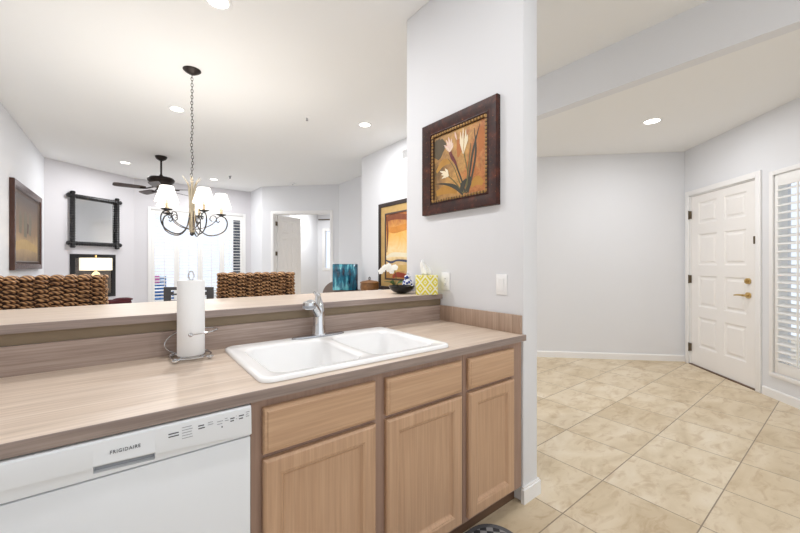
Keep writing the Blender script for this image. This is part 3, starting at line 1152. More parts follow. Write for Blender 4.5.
def mat_jar():
    t = NT('blue_white_porcelain')
    v = t.coord()
    nz = t.n('ShaderNodeTexVoronoi')
    nz.inputs['Scale'].default_value = 48
    t.l(v, nz.inputs['Vector'])
    c = t.ramp(nz.outputs['Distance'], [(0.42, (40, 62, 140)), (0.5, (232, 236, 244))])
    t.l(c, t.b.inputs['Base Color'])
    t.b.inputs['Roughness'].default_value = 0.15
    return t.m


M['jar'] = mat_jar()
gj = thing('ginger_jar', 'small blue and white lidded porcelain jar behind the black bowl', 'jar', (1.650, 2.064, BZ))
MB().lathe([(0.026, 0), (0.028, 0.004), (0.036, 0.03), (0.042, 0.055), (0.036, 0.078), (0.022, 0.09), (0.022, 0.098)], (0, 0, 0), 28).build('jar_body', M['jar'], gj)
MB().lathe([(0.026, 0.0985), (0.027, 0.104), (0.022, 0.116), (0.008, 0.124), (0.007, 0.13), (0.010, 0.137), (0.0, 0.144)], (0, 0, 0), 24, cap1=False).build('lid', M['jar'], gj)


def mat_tissuebox():
    t = NT('yellow_ikat_card')
    tc = t.n('ShaderNodeTexCoord')
    sp = t.n('ShaderNodeSeparateXYZ')
    t.l(tc.outputs['Object'], sp.inputs[0])
    P = 0.066
    # the pattern runs round the sides, so use x+y as the horizontal run
    run = t.math('ADD', sp.outputs[0], sp.outputs[1])
    u = t.math('ABSOLUTE', t.math('SUBTRACT', t.math('FRACT', t.math('DIVIDE', run, P)), 0.5))
    v = t.math('ABSOLUTE', t.math('SUBTRACT', t.math('FRACT', t.math('DIVIDE', sp.outputs[2], P * 1.25)), 0.5))
    d = t.math('ADD', u, v)
    e = t.math('ABSOLUTE', t.math('SUBTRACT', d, 0.5))
    k = t.ramp(e, [(0.0, (255, 255, 255)), (0.085, (255, 255, 255)), (0.1, (0, 0, 0)), (0.30, (0, 0, 0)), (0.32, (255, 255, 255)), (0.40, (255, 255, 255)), (0.42, (0, 0, 0))])
    t.l(t.mix(k, (226, 212, 62), (240, 238, 214)), t.b.inputs['Base Color'])
    t.b.inputs['Roughness'].default_value = 0.5
    return t.m


tb = thing('tissue_box', 'yellow and white patterned cube tissue box on the bar against the pillar wall', 'tissue box', (1.600, 1.800, BZ), math.radians(-37.4))
MB().box(-0.072, 0.072, -0.055, 0.055, 0, 0.128, 0.002).build('box', mat_tissuebox(), tb)
mb = MB()
bm = mb.bm
n = 9
g = []
for j in range(7):
    t = j / 6
    row = []
    for i in range(n):
        u = i / (n - 1) - 0.5
        wdt = 0.06 * (1 - t) + 0.018 * t + 0.02 * math.sin(t * PI)
        x = u * wdt * 1.1 - 0.020 * t + 0.006 * math.sin(5 * t)
        y = 0.012 * math.sin(i * 1.7 + t * 2) * (1 - 0.4 * t)
        z = 0.1283 + 0.10 * t + 0.010 * math.cos(u * 5) * t
        row.append(bm.verts.new((x, y, z)))
    g.append(row)
for j in range(6):
    for i in range(n - 1):
        bm.faces.new((g[j][i], g[j][i + 1], g[j + 1][i + 1], g[j + 1][i]))
ts = mb.build('tissue', M['tissue'], tb)
so = ts.modifiers.new('thick', 'SOLIDIFY')
so.thickness = 0.001

# ------------------------------------------------------------------ wall plates on the pillar
RZP = -PI / 2   # local x runs toward the kitchen (-Y), local -y faces the sink
ot = thing('wall_outlet', 'white outlet plate on the pillar wall just above the bar end', 'outlet', (PX0, 1.752, 1.178), RZP)
MB().box(0, 0.078, -0.006, -0.0005, -0.06, 0.06, 0.003).build('plate', M['white'], ot)
mb = MB()
mb.box(0.022, 0.056, -0.009, -0.0062, -0.034, 0.034, 0.002)
rc = mb.build('receptacle', M['white'], ot)
for z in (-0.018, 0.018):
    mb = MB()
    mb.box(0.031, 0.0335, -0.0094, -0.0088, z - 0.004, z + 0.005)
    mb.box(0.0425, 0.045, -0.0094, -0.0088, z - 0.004, z + 0.005)
    mb.box(0.0365, 0.0405, -0.0094, -0.0088, z - 0.011, z - 0.0075)
    mb.build('socket', M['ink'], rc)
sw = thing('light_switch', 'white rocker light switch on the pillar wall over the side splash', 'light switch', (PX0, 1.299, 1.178), RZP)
MB().box(0, 0.075, -0.006, -0.0005, -0.059, 0.059, 0.003).build('plate', M['white'], sw)
MB().prism_yz([(-0.0062, -0.034), (-0.0075, -0.034), (-0.0115, 0.034), (-0.0062, 0.034)], 0.021, 0.054).build('rocker', M['white'], sw, smooth=False)

# ------------------------------------------------------------------ pictures
def frame_mesh(mb, W, Hh, loops):
    mb.rects(0, W, 0, Hh, loops, cap=False)


# floral picture on the pillar
FPW, FPH = 0.650, 0.632
fp = thing('framed_picture', 'square flower painting in a mahogany frame on the pillar wall', 'picture', (PX0, 1.922, 1.638), RZP)
mb = MB()
frame_mesh(mb, FPW, FPH, [(0, -0.001), (0, -0.030), (0.004, -0.035), (0.03, -0.032), (0.06, -0.022), (0.070, -0.020), (0.074, -0.024), (0.078, -0.024), (0.080, -0.016)])
mb.build('frame', M['mahog'], fp, angle=30)
mb = MB()
frame_mesh(mb, FPW, FPH, [(0.0795, -0.004), (0.0795, -0.0155), (0.099, -0.0135), (0.101, -0.006)])
lin_ = mb.build('liner', plain('dark_liner', (60, 36, 20), 0.5), fp, angle=30)
mb = MB()
nb = 20
for side in range(4):
    for i in range(nb):
        s_ = 0.086 + (i + 0.5) * ((FPW if side % 2 == 0 else FPH) - 0.172) / nb
        if side == 0:
            c = (s_, -0.0155, 0.090)
        elif side == 2:
            c = (s_, -0.0155, FPH - 0.090)
        elif side == 1:
            c = (FPW - 0.090, -0.0155, s_)
        else:
            c = (0.090, -0.0155, s_)
        mb.box(c[0] - 0.0085, c[0] + 0.0085, c[1] - 0.004, c[1] + 0.004, c[2] - 0.0085, c[2] + 0.0085, 0.003)
mb.build('beading', M['gold'], lin_)


def mat_floral():
    t = NT('ochre_brushwork')
    tc = t.n('ShaderNodeTexCoord')
    mp = t.n('ShaderNodeMapping')
    t.l(tc.outputs['Object'], mp.inputs[0])
    nz = t.noise(mp.outputs[0], 3.8, 5, 0.7, 1.2)
    n2 = t.noise(mp.outputs[0], 24, 4, 0.7, 0.4)
    sp = t.n('ShaderNodeSeparateXYZ')
    t.l(tc.outputs['Object'], sp.inputs[0])
    h = t.math('ADD', t.math('MULTIPLY', sp.outputs[0], 1.2), t.math('MULTIPLY', nz.outputs[0], 0.9))
    c = t.ramp(h, [(0.48, (104, 84, 52)), (0.62, (170, 126, 66)), (0.85, (204, 156, 84)), (1.05, (188, 118, 58))])
    k = t.ramp(n2.outputs[0], [(0.3, (150, 120, 90)), (0.6, (255, 255, 255))])
    t.l(t.mix(0.6, c, k, 'MULTIPLY'), t.b.inputs['Base Color'])
    t.b.inputs['Roughness'].default_value = 0.5
    return t.m


def stroke(mb, pts, ws, y, mi):
    """a brush stroke as a flat ribbon lying on the canvas (xz), sampled along a spline"""
    mb.mi = mi
    P = spline([(p[0], 0, p[1]) for p in pts], 6)
    m = len(P)
    va, vb = [], []
    for i, p in enumerate(P):
        t = (P[min(i + 1, m - 1)] - P[max(i - 1, 0)]).normalized()
        nrm = Vector((-t.z, 0, t.x))
        f = i / (m - 1) * (len(ws) - 1)
        k = min(int(f), len(ws) - 2)
        wv = ws[k] * (1 - (f - k)) + ws[k + 1] * (f - k)
        a, b = p + nrm * wv, p - nrm * wv
        va.append(mb.bm.verts.new((a.x, y, a.z)))
        vb.append(mb.bm.verts.new((b.x, y, b.z)))
    for i in range(m - 1):
        f = mb.bm.faces.new((va[i], va[i + 1], vb[i + 1], vb[i]))
        f.material_index = mi


I0 = 0.100
IW, IH = FPW - 0.2, FPH - 0.2


def uv(u, v):
    return (I0 + u * IW, I0 + v * IH)


mb = MB()
mb.box(I0 - 0.002, FPW - I0 + 0.002, -0.0055, -0.002, I0 - 0.002, FPH - I0 + 0.002)
Y = -0.006
def st(pts, ws, mi, k=[0]):
    k[0] += 1
    stroke(mb, [uv(*p) for p in pts], ws, Y - 0.00004 * k[0], mi)
# broad washes
st([(0.0, 0.88), (0.12, 0.82), (0.22, 0.90)], [0.04, 0.055, 0.03], 1)
st([(0.04, 0.66), (0.09, 0.76), (0.06, 0.95)], [0.03, 0.05, 0.03], 1)
st([(0.90, 0.90), (0.93, 0.74), (0.90, 0.56)], [0.02, 0.03, 0.012], 2)
st([(0.50, 0.84), (0.53, 0.70), (0.50, 0.58)], [0.012, 0.028, 0.008], 2)
st([(0.66, 0.46), (0.76, 0.36), (0.80, 0.24)], [0.010, 0.03, 0.012], 2)
st([(0.05, 0.10), (0.25, 0.13), (0.48, 0.06)], [0.02, 0.03, 0.012], 3)
st([(0.05, 0.44), (0.2, 0.56), (0.36, 0.54)], [0.010, 0.026, 0.010], 3)
st([(0.74, 0.10), (0.85, 0.16), (0.95, 0.10)], [0.015, 0.03, 0.015], 3)
# leaves and stems
for pts_, w_, c_ in (
        ([(0.66, 0.01), (0.72, 0.3), (0.78, 0.6), (0.90, 0.95)], [0.006, 0.007, 0.009, 0.002], 4),
        ([(0.69, 0.01), (0.79, 0.35), (0.83, 0.62), (0.80, 0.92)], [0.005, 0.008, 0.007, 0.002], 4),
        ([(0.64, 0.02), (0.70, 0.40), (0.74, 0.72)], [0.005, 0.006, 0.003], 5),
        ([(0.60, 0.01), (0.44, 0.14), (0.24, 0.22), (0.02, 0.26)], [0.012, 0.014, 0.007, 0.001], 4),
        ([(0.64, 0.02), (0.56, 0.24), (0.46, 0.46), (0.36, 0.66)], [0.006, 0.006, 0.005, 0.004], 4),
        ([(0.62, 0.02), (0.50, 0.26), (0.42, 0.44), (0.30, 0.60)], [0.004, 0.004, 0.003, 0.002], 5),
        ([(0.66, 0.02), (0.68, 0.3), (0.61, 0.62)], [0.004, 0.004, 0.004], 5),
        ([(0.60, 0.02), (0.45, 0.2), (0.30, 0.34)], [0.004, 0.004, 0.003], 5),
        ([(0.56, 0.05), (0.60, 0.15), (0.66, 0.22)], [0.016, 0.022, 0.006], 4),
        ([(0.66, 0.04), (0.72, 0.14), (0.73, 0.24)], [0.012, 0.014, 0.004], 4)):
    st(pts_, w_, c_)
# flowers
st([(0.45, 0.48), (0.38, 0.60), (0.34, 0.70)], [0.003, 0.012, 0.012], 6)
st([(0.50, 0.40), (0.45, 0.52), (0.40, 0.62)], [0.002, 0.006, 0.004], 6)
for a, b in ((0.26, 0.90), (0.31, 0.93), (0.37, 0.89), (0.22, 0.83), (0.40, 0.82)):
    st([(0.335, 0.70), ((a + 0.335) / 2 + 0.01, (b + 0.70) / 2), (a, b)], [0.005, 0.012, 0.002], 7)
    st([(0.335, 0.70), ((a + 0.335) / 2 + 0.015, (b + 0.70) / 2), (a + 0.01, b - 0.04)], [0.002, 0.003, 0.001], 8)
for a, b in ((0.55, 0.93), (0.60, 0.98), (0.65, 0.94), (0.68, 0.86)):
    st([(0.60, 0.60), ((a + 0.60) / 2 + (a - 0.6) * 0.3, 0.78), (a, b)], [0.003, 0.011, 0.002], 8)
st([(0.60, 0.62), (0.615, 0.76), (0.61, 0.90)], [0.002, 0.003, 0.001], 3)
for a, b in ((0.13, 0.44), (0.16, 0.38), (0.17, 0.32), (0.24, 0.46)):
    st([(0.31, 0.33), ((a + 0.31) / 2, (b + 0.36) / 2), (a, b)], [0.004, 0.011, 0.002], 8)
st([(0.48, 0.84), (0.455, 0.91), (0.44, 0.97)], [0.002, 0.007, 0.002], 7)
pcols = [mat_floral(), plain('paint_olive', (92, 78, 52), 0.6, var=24), plain('paint_orange', (190, 118, 58), 0.6, var=30), plain('paint_ochre', (196, 146, 62), 0.6, var=40),
         plain('paint_dark_green', (66, 62, 48), 0.6, var=18), plain('paint_green', (112, 104, 58), 0.6, var=20), plain('paint_plum', (112, 44, 46), 0.6, var=24),
         plain('paint_blush', (236, 205, 190), 0.6, var=26), plain('paint_cream', (244, 230, 200), 0.6, var=22)]
mb.build('canvas', pcols, fp, smooth=False)

# tall golden picture on the great-room wall
RZB = -PI / 2
GW, GH = 1.0, 1.385
gp = thing('framed_picture', 'tall golden abstract picture in a dark frame beyond the pillar', 'picture', (BX, 4.835, 0.882), RZB)
mb = MB()
frame_mesh(mb, GW, GH, [(0, -0.001), (0, -0.028), (0.006, -0.034), (0.055, -0.028), (0.062, -0.02)])
mb.build('frame', plain('bronze_black_frame', (62, 50, 46), 0.35, metal=0.3, var=24), gp, angle=30)
mb = MB()
frame_mesh(mb, GW, GH, [(0.061, -0.004), (0.061, -0.016), (0.168, -0.013), (0.170, -0.005)])
mb.build('mat', plain('gold_mat', (206, 172, 112), 0.5, var=40), gp)
mb = MB()
frame_mesh(mb, GW, GH, [(0.166, -0.004), (0.166, -0.018), (0.188, -0.018), (0.19, -0.005)])
mb.build('fillet', plain('dark_fillet', (74, 56, 48), 0.4), gp)
mb = MB()
mb.box(0.186, GW - 0.186, -0.007, -0.003, 0.186, GH - 0.186)
Y = -0.0075
def gs(pts, ws, mi, k=[0]):
    k[0] += 1
    stroke(mb, pts, ws, Y - 0.00006 * k[0], mi)
gs([(0.19, 1.12), (0.40, 1.15), (0.81, 1.10)], [0.04, 0.05, 0.04], 1)
gs([(0.19, 0.98), (0.4, 0.94), (0.81, 0.98)], [0.03, 0.05, 0.05], 2)
gs([(0.21, 1.17), (0.23, 0.9), (0.21, 0.6)], [0.02, 0.025, 0.01], 1)
gs([(0.19, 0.52), (0.4, 0.56), (0.81, 0.54)], [0.02, 0.035, 0.03], 3)
gs([(0.19, 0.47), (0.33, 0.44), (0.5, 0.47), (0.81, 0.45)], [0.012, 0.018, 0.014, 0.02], 4)
gs([(0.3, 0.45), (0.28, 0.40), (0.24, 0.36)], [0.012, 0.010, 0.004], 4)
gs([(0.19, 0.36), (0.4, 0.34), (0.81, 0.37)], [0.03, 0.05, 0.04], 5)
gs([(0.36, 0.21), (0.5, 0.25), (0.81, 0.22)], [0.02, 0.04, 0.03], 6)
gcols = [mat_paint('golden_wash', [(0.15, (176, 128, 66)), (0.42, (240, 214, 160)), (0.62, (236, 178, 88)), (0.85, (168, 96, 48))], 'z', GH, 0.2, 5),
         plain('paint_sienna', (142, 82, 50), 0.6, var=40), plain('paint_amber', (222, 150, 66), 0.6, var=40), plain('paint_ivory', (246, 234, 206), 0.6, var=20),
         plain('paint_slate_blue', (70, 76, 104), 0.6, var=20), plain('paint_straw', (226, 190, 120), 0.6, var=40), plain('paint_rust', (164, 70, 46), 0.6, var=40)]
mb.build('canvas', gcols, gp, smooth=False)

# wide brown picture on the left wall
LW, LH = 1.78, 1.16
lp_ = thing('framed_picture', 'wide brown framed picture on the left wall of the great room', 'picture', (LX, 6.45, 1.215), PI / 2)
mb = MB()
frame_mesh(mb, LW, LH, [(0, -0.001), (0, -0.045), (0.006, -0.05), (0.075, -0.046), (0.088, -0.03)])
mb.build('frame', plain('reddish_brown_frame', (84, 54, 42), 0.22, var=26), lp_, angle=30)
mb = MB()
frame_mesh(mb, LW, LH, [(0.086, -0.004), (0.086, -0.028), (0.11, -0.030), (0.125, -0.012)])
ln = mb.build('liner', plain('grey_brown_liner', (122, 108, 98), 0.4, var=20), lp_)
mb = MB()
for i in range(40):
    s_ = 0.1 + i * (LW - 0.2) / 39
    for z in (0.1, LH - 0.1):
        mb.ellip((s_, -0.031, z), 0.012, 0.006, 0.012, 6, 4)
for i in range(26):
    s_ = 0.1 + i * (LH - 0.2) / 25
    for x in (0.1, LW - 0.1):
        mb.ellip((x, -0.031, s_), 0.012, 0.006, 0.012, 6, 4)
mb.build('beading', plain('dark_beading', (66, 52, 46), 0.4), ln)
mb = MB()
mb.box(0.12, LW - 0.12, -0.012, -0.003, 0.12, LH - 0.12)
Y = -0.0125
def ls_(pts, ws, mi, k=[0]):
    k[0] += 1
    stroke(mb, pts, ws, Y - 0.00006 * k[0], mi)
ls_([(0.50, 0.50), (0.52, 0.68), (0.50, 0.80)], [0.07, 0.09, 0.04], 1)
ls_([(0.80, 0.46), (0.82, 0.68), (0.80, 0.82)], [0.08, 0.10, 0.05], 1)
ls_([(1.10, 0.50), (1.12, 0.70), (1.12, 0.84)], [0.07, 0.09, 0.05], 1)
ls_([(0.95, 0.52), (0.97, 0.66)], [0.04, 0.05], 2)
ls_([(0.14, 0.30), (0.8, 0.36), (1.62, 0.30)], [0.05, 0.07, 0.05], 3)
lcols = [mat_paint('brown_gold_wash', [(0.1, (132, 112, 92)), (0.28, (184, 154, 110)), (0.45, (138, 112, 86)), (0.85, (92, 80, 74))], 'z', LH, 0.12, 4),
         plain('paint_stone', (128, 120, 104), 0.6, var=30), plain('paint_umber', (88, 70, 54), 0.6, var=20), plain('paint_pale_gold', (196, 166, 116), 0.6, var=30)]
mb.build('canvas', lcols, lp_, smooth=False)

# mirror with black notched frame, on the corner wall
FLn, FR = along(F0, F1)


def onf(s_, z=0.0):
    return (F0[0] + math.cos(FR) * s_, F0[1] + math.sin(FR) * s_, z)


mi = thing('wall_mirror', 'mirror in a notched black frame with crossed corners above the fireplace', 'mirror', onf(0.32, 1.60), FR)
MWd, MHt = 0.97, 1.055
MB().box(0.06, MWd - 0.06, -0.016, -0.010, 0.06, MHt - 0.06).build('mirror_glass', M['mirror'], mi, smooth=False)


def notched(p, q, r=0.042):
    p, q = Vector(p), Vector(q)
    nn = 22
    mb = MB()
    pts, rs = [], []
    for i in range(nn * 2 + 1):
        pts.append(p.lerp(q, i / (nn * 2)))
        rs.append(r if i % 2 else r * 0.74)
    mb.tube(pts, rs, 10)
    return mb


for z in (0.085, MHt - 0.085):
    notched((0.0, -0.044, z), (MWd, -0.044, z)).build('frame_rail', M['black'], mi, angle=25)
for x in (0.085, MWd - 0.085):
    notched((x, -0.05, 0.0), (x, -0.05, MHt), 0.044).build('frame_rail', M['black'], mi, angle=25)

# fireplace
def mat_firescreen():
    t = NT('fire_screen_mesh')
    v = t.coord((1, 1, 1))
    wv = t.n('ShaderNodeTexWave', bands_direction='X')
    wv.inputs['Scale'].default_value = 14
    t.l(v, wv.inputs['Vector'])
    t.l(t.ramp(wv.outputs['Fac'], [(0.2, (88, 74, 62)), (0.7, (126, 108, 90))]), t.b.inputs['Base Color'])
    t.b.inputs['Roughness'].default_value = 0.5
    return t.m


fpz = thing('fireplace', 'black framed gas fireplace set in the corner wall under the mirror', 'fireplace', onf(0.388, 0.63), FR)
FPWd, FPHt = 0.806, 0.855
mb = MB()
frame_mesh(mb, FPWd, FPHt, [(0, -0.001), (0, -0.022), (0.004, -0.026), (0.072, -0.026), (0.078, -0.02), (0.08, -0.006)])
mb.build('surround', M['black'], fpz, angle=30)
MB().box(0.078, FPWd - 0.078, -0.006, -0.002, 0.078, FPHt - 0.078).build('mesh_screen', mat_firescreen(), fpz, smooth=False)
MB().box(0.078, FPWd - 0.078, -0.013, -0.010, 0.078, FPHt - 0.078).build('glass_front', mat_glass('fire_glass', (225, 220, 214), 0.02, 0.12), fpz, smooth=False)

# ------------------------------------------------------------------ great-room furniture behind the bar
# side table and lamp
stb = thing('side_table', 'round dark side table under the lit drum lamp behind the left stool', 'side table', (-0.36, 6.5, 0))
MB().lathe([(0.26, 0.56), (0.265, 0.57), (0.265, 0.588), (0.26, 0.595)], (0, 0, 0), 36).build('table_top', M['darkwood'], stb)
MB().lathe([(0.17, 0), (0.16, 0.02), (0.04, 0.05), (0.03, 0.3), (0.045, 0.559)], (0, 0, 0), 24).build('pedestal', M['darkwood'], stb)
tl = thing('table_lamp', 'lit table lamp with wide cream drum shade before the fireplace', 'lamp', (-0.36, 6.5, 0.596))
MB().lathe([(0.09, 0), (0.09, 0.02), (0.04, 0.04), (0.05, 0.12), (0.075, 0.25), (0.06, 0.38), (0.025, 0.45), (0.03, 0.48), (0.055, 0.53), (0.04, 0.57), (0.012, 0.595), (0.008, 0.60)], (0, 0, 0), 28).build('lamp_base', plain('cream_ceramic', (220, 205, 175), 0.3), tl)
MB().tube([(0, 0, 0.6), (0, 0, 0.815)], 0.005, 8).lathe([(0.006, 0.8), (0.010, 0.815), (0.0, 0.832)], (0, 0, 0), 12, cap1=False).build('finial', M['brass'], tl)
mb = MB()
mb.lathe([(0.176, 0.612), (0.176, 0.782), (0.173, 0.782), (0.173, 0.612), (0.176, 0.612)], (0, 0, 0), 40, cap0=False, cap1=False)
mb.build('lamp_shade', M['shade2'], tl)
mb = MB()
for k in range(3):
    a = 2 * PI * k / 3
    mb.tube([(0, 0, 0.775), (0.174 * math.cos(a), 0.174 * math.sin(a), 0.775)], 0.003, 6)
mb.build('shade_spider', M['brass'], tl)
MB().ellip((0, 0, 0.69), 0.03, 0.03, 0.045, 14, 10).build('bulb', M['bulb'], tl)


def add_point(name, loc, power, col, size, parent=None):
    l_ = bpy.data.lights.new(name, 'POINT')
    l_.energy = power
    l_.color = col
    l_.shadow_soft_size = size
    o = bpy.data.objects.new(name, l_)
    C.objects.link(o)
    o.location = loc
    if parent:
        o.parent = parent
    return o


add_point('lamp_light', (0, 0, 0.745), 5.0, (1, 0.86, 0.66), 0.03, tl)

# maroon sofa
so_ = thing('sofa', 'maroon upholstered sofa back seen over the bar near the fireplace', 'sofa', (-0.52, 7.06, 0))
MB().box(-0.56, 0.56, 0.0, 0.2, 0.10, 0.735, 0.05, 3).build('backrest', M['maroon'], so_)
MB().box(-0.40, 0.40, 0.2, 0.82, 0.10, 0.44, 0.05, 3).build('seat', M['maroon'], so_)
for a in (-0.56, 0.40):
    MB().box(a, a + 0.16, 0.2, 0.82, 0.10, 0.62, 0.05, 3).build('armrest', M['maroon'], so_)
for a in (-0.5, 0.44):
    for b in (0.04, 0.72):
        MB().box(a, a + 0.06, b, b + 0.06, 0, 0.10).build('foot', M['darkwood'], so_)
MB().ellip((0.45, 0.10, 0.733), 0.13, 0.085, 0.03, 16, 8).build('cushion_roll', M['maroon'], so_)

# charcoal dining chair behind the towel roll
rz = math.radians(-37.4)
dc = thing('dining_chair', 'charcoal wooden chair with pierced top rail behind the paper towels', 'chair', (0.62, 5.32, 0), rz)
CWd = 0.32
mb = MB()
z0, z1 = 0.79, 0.997
mb.box(-CWd, CWd, -0.012, 0.012, z1 - 0.04, z1, 0.004)
mb.box(-CWd, CWd, -0.012, 0.012, z0, z0 + 0.035, 0.004)
for a, b in ((-CWd, -CWd + 0.085), (-0.09, 0.09), (CWd - 0.085, CWd)):
    mb.box(a, b, -0.012, 0.012, z0 + 0.034, z1 - 0.039, 0.002)
for s_ in (-1, 1):
    a, b = sorted((s_ * 0.20, s_ * 0.245))
    mb.box(s_ * 0.165 - 0.08, s_ * 0.165 + 0.08, -0.011, 0.011, 0.892, 0.912, 0.002)
    mb.box(a - 0.02, b + 0.0, -0.011, 0.011, 0.905, 0.935, 0.002)
mb.build('top_rail', M['charwood'], dc)
for s_ in (-1, 1):
    MB().box(s_ * 0.28 - 0.02, s_ * 0.28 + 0.02, -0.018, 0.018, 0, 0.80, 0.004).build('leg', M['charwood'], dc)
    MB().box(s_ * 0.26 - 0.02, s_ * 0.26 + 0.02, 0.40, 0.44, 0, 0.43, 0.004).build('leg', M['charwood'], dc)
MB().box(-0.29, 0.29, -0.0, 0.46, 0.43, 0.47, 0.01).build('seat', M['charwood'], dc)

# taupe chair by the bedroom door
ac = thing('accent_chair', 'taupe chair with rounded back beside the bedroom doorway', 'chair', (3.26, 6.30, 0), math.radians(-37))
mb = MB()
out = [(-0.27, 0.42), (0.27, 0.42), (0.285, 0.6)] + [(0.0 + 0.285 * math.cos(a), 0.68 + 0.285 * math.sin(a)) for a in [PI * k / 14 for k in range(15)]] + [(-0.285, 0.6)]
mb.prism_xz(out, -0.04, 0.06)
mb.build('backrest', M['taupe'], ac)
MB().box(-0.27, 0.27, 0.06, 0.52, 0.33, 0.46, 0.03).build('seat', M['taupe'], ac)
for a in (-0.25, 0.21):
    for b in (-0.02, 0.46):
        MB().box(a, a + 0.04, b, b + 0.04, 0, 0.43 if b < 0 else 0.34).build('leg', M['darkwood'], ac)

# console on the golden-picture wall, with a lidded pot, orchid and teal vase
cn = thing('console_table', 'dark console table under the golden picture, mostly hidden by the bar', 'console table', (BX - 0.005, 5.62, 0), RZB)
MB().box(0.0, 1.80, -0.43, -0.02, 0.80, 0.845, 0.004).build('table_top', M['darkwood'], cn)
for a in (0.03, 1.71):
    for b in (-0.41, -0.10):
        MB().box(a, a + 0.06, b, b + 0.06, 0, 0.80, 0.003).build('leg', M['darkwood'], cn)
MB().box(0.09, 1.71, -0.40, -0.06, 0.68, 0.799).build('drawer_case', M['darkwood'], cn)
cz = 0.846
lb = thing('lidded_pot', 'brown lidded pot with a ring knob, left of the golden picture', 'pot', (2.98, 4.68, cz))
MB().lathe([(0.10, 0), (0.13, 0.02), (0.145, 0.08), (0.142, 0.13), (0.135, 0.15)], (0, 0, 0), 32).build('pot_body', M['basketwood'], lb)
mb = MB().lathe([(0.148, 0.1505), (0.15, 0.158), (0.145, 0.168), (0.115, 0.182), (0.04, 0.196), (0.016, 0.20)], (0, 0, 0), 32)
ld = mb.build('lid', M['basketwood'], lb)
MB().torus((0, 0, 0.222), 0.022, 0.006, 'x', 18, 8).build('knob', M['iron'], ld)
oc = thing('potted_orchid', 'white orchid blooms in front of the golden picture', 'orchid', (2.99, 4.02, cz))
MB().lathe([(0.05, 0), (0.055, 0.01), (0.07, 0.11), (0.072, 0.12), (0.062, 0.118)], (0, 0, 0), 24).build('pot', plain('red_glaze_pot', (130, 46, 34), 0.3), oc)
mb = MB()
for k in range(5):
    a = 1.2 * k
    stp = [(0, 0, 0.11), (0.06 * math.cos(a), 0.06 * math.sin(a), 0.19), (0.16 * math.cos(a), 0.16 * math.sin(a), 0.2)]
    mb.tube(spline(stp, 5), [0.01 + 0.018 * math.sin(PI * i / 10) for i in range(11)], 8, flat=0.25)
mb.build('leaves', M['green'], oc)
mb = MB()
stem = spline([(0, 0, 0.11), (0.01, 0.0, 0.30), (-0.01, 0.08, 0.405), (-0.03, 0.2, 0.40), (-0.04, 0.28, 0.36)], 6)
mb.tube(stem, 0.004, 8)
mb.build('stem', M['green'], oc)
for (bx, by, bz) in ((-0.02, 0.02, 0.395), (-0.05, 0.09, 0.42), (-0.02, 0.13, 0.375), (-0.06, 0.17, 0.40), (-0.05, 0.23, 0.37), (-0.06, 0.27, 0.34), (-0.02, 0.06, 0.35), (-0.04, -0.05, 0.40)):
    mb = MB()
    nr = Vector((-0.75, -0.6, 0.1)).normalized()
    u = nr.cross(Vector((0, 0, 1))).normalized()
    v_ = u.cross(nr)
    for k in range(5):
        a = 2 * PI * k / 5 + PI / 2
        dr = u * math.cos(a) + v_ * math.sin(a)
        sd = nr.cross(dr)
        c = Vector((bx, by, bz)) + dr * 0.022
        loop = [c + dr * (0.022 * math.cos(q)) + sd * (0.018 * math.sin(q)) + nr * (0.004 * math.cos(2 * q)) for q in [2 * PI * i / 12 for i in range(12)]]
        mb.tube([c - nr * 0.002, c + nr * 0.0005, c + nr * 0.002], [0.02, 0.022, 0.018], 12)
    mb.ellip((bx, by, bz), 0.009, 0.009, 0.009, 8, 6)
    mb.build('bloom', M['white_orchid'], oc)


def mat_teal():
    t = NT('teal_painted_sheen')
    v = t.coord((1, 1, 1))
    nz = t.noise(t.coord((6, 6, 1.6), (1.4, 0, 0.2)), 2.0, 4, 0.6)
    t.l(t.ramp(nz.outputs[0], [(0.36, (6, 36, 58)), (0.5, (16, 104, 130)), (0.64, (120, 205, 215))]), t.b.inputs['Base Color'])  # navy and pale patches paint reflections into the vase colour
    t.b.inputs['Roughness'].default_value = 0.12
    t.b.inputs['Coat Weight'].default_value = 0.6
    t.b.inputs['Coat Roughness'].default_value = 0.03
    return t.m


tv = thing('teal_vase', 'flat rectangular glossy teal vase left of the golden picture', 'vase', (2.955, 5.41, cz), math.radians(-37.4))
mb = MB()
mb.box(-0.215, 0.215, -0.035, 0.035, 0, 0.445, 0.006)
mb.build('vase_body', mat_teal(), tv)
mb = MB()
for a, b, c, d in ((-0.205, 0.205, -0.027, 0.027),):
    mb.box(a, b, c, d, 0.4452, 0.449, 0.001)
mb.build('rim', M['blackgloss'], tv)

# ------------------------------------------------------------------ wall register, smoke detector, sprinklers
vt = thing('wall_vent', 'white air vent high on the wall above the golden picture', 'vent', (BX, 4.245, 2.85), RZB)
mb = MB()
frame_mesh(mb, 0.32, 0.17, [(0, -0.0005), (0, -0.006), (0.003, -0.008), (0.022, -0.008), (0.024, -0.004)])
mb.build('vent_frame', M['trim'], vt)
mb = MB()
for i in range(7):
    z = 0.03 + i * 0.0175
    mb.obox((0.16, -0.005, z), (0.136, 0, 0), (0, 0.003, 0.004), (0, -0.0006, 0.0006))
mb.build('slats', M['trim'], vt)
MB().box(0.022, 0.298, -0.0018, -0.0006, 0.022, 0.148).build('backing', plain('vent_shadow_grey', (150, 150, 152), 0.8), vt)

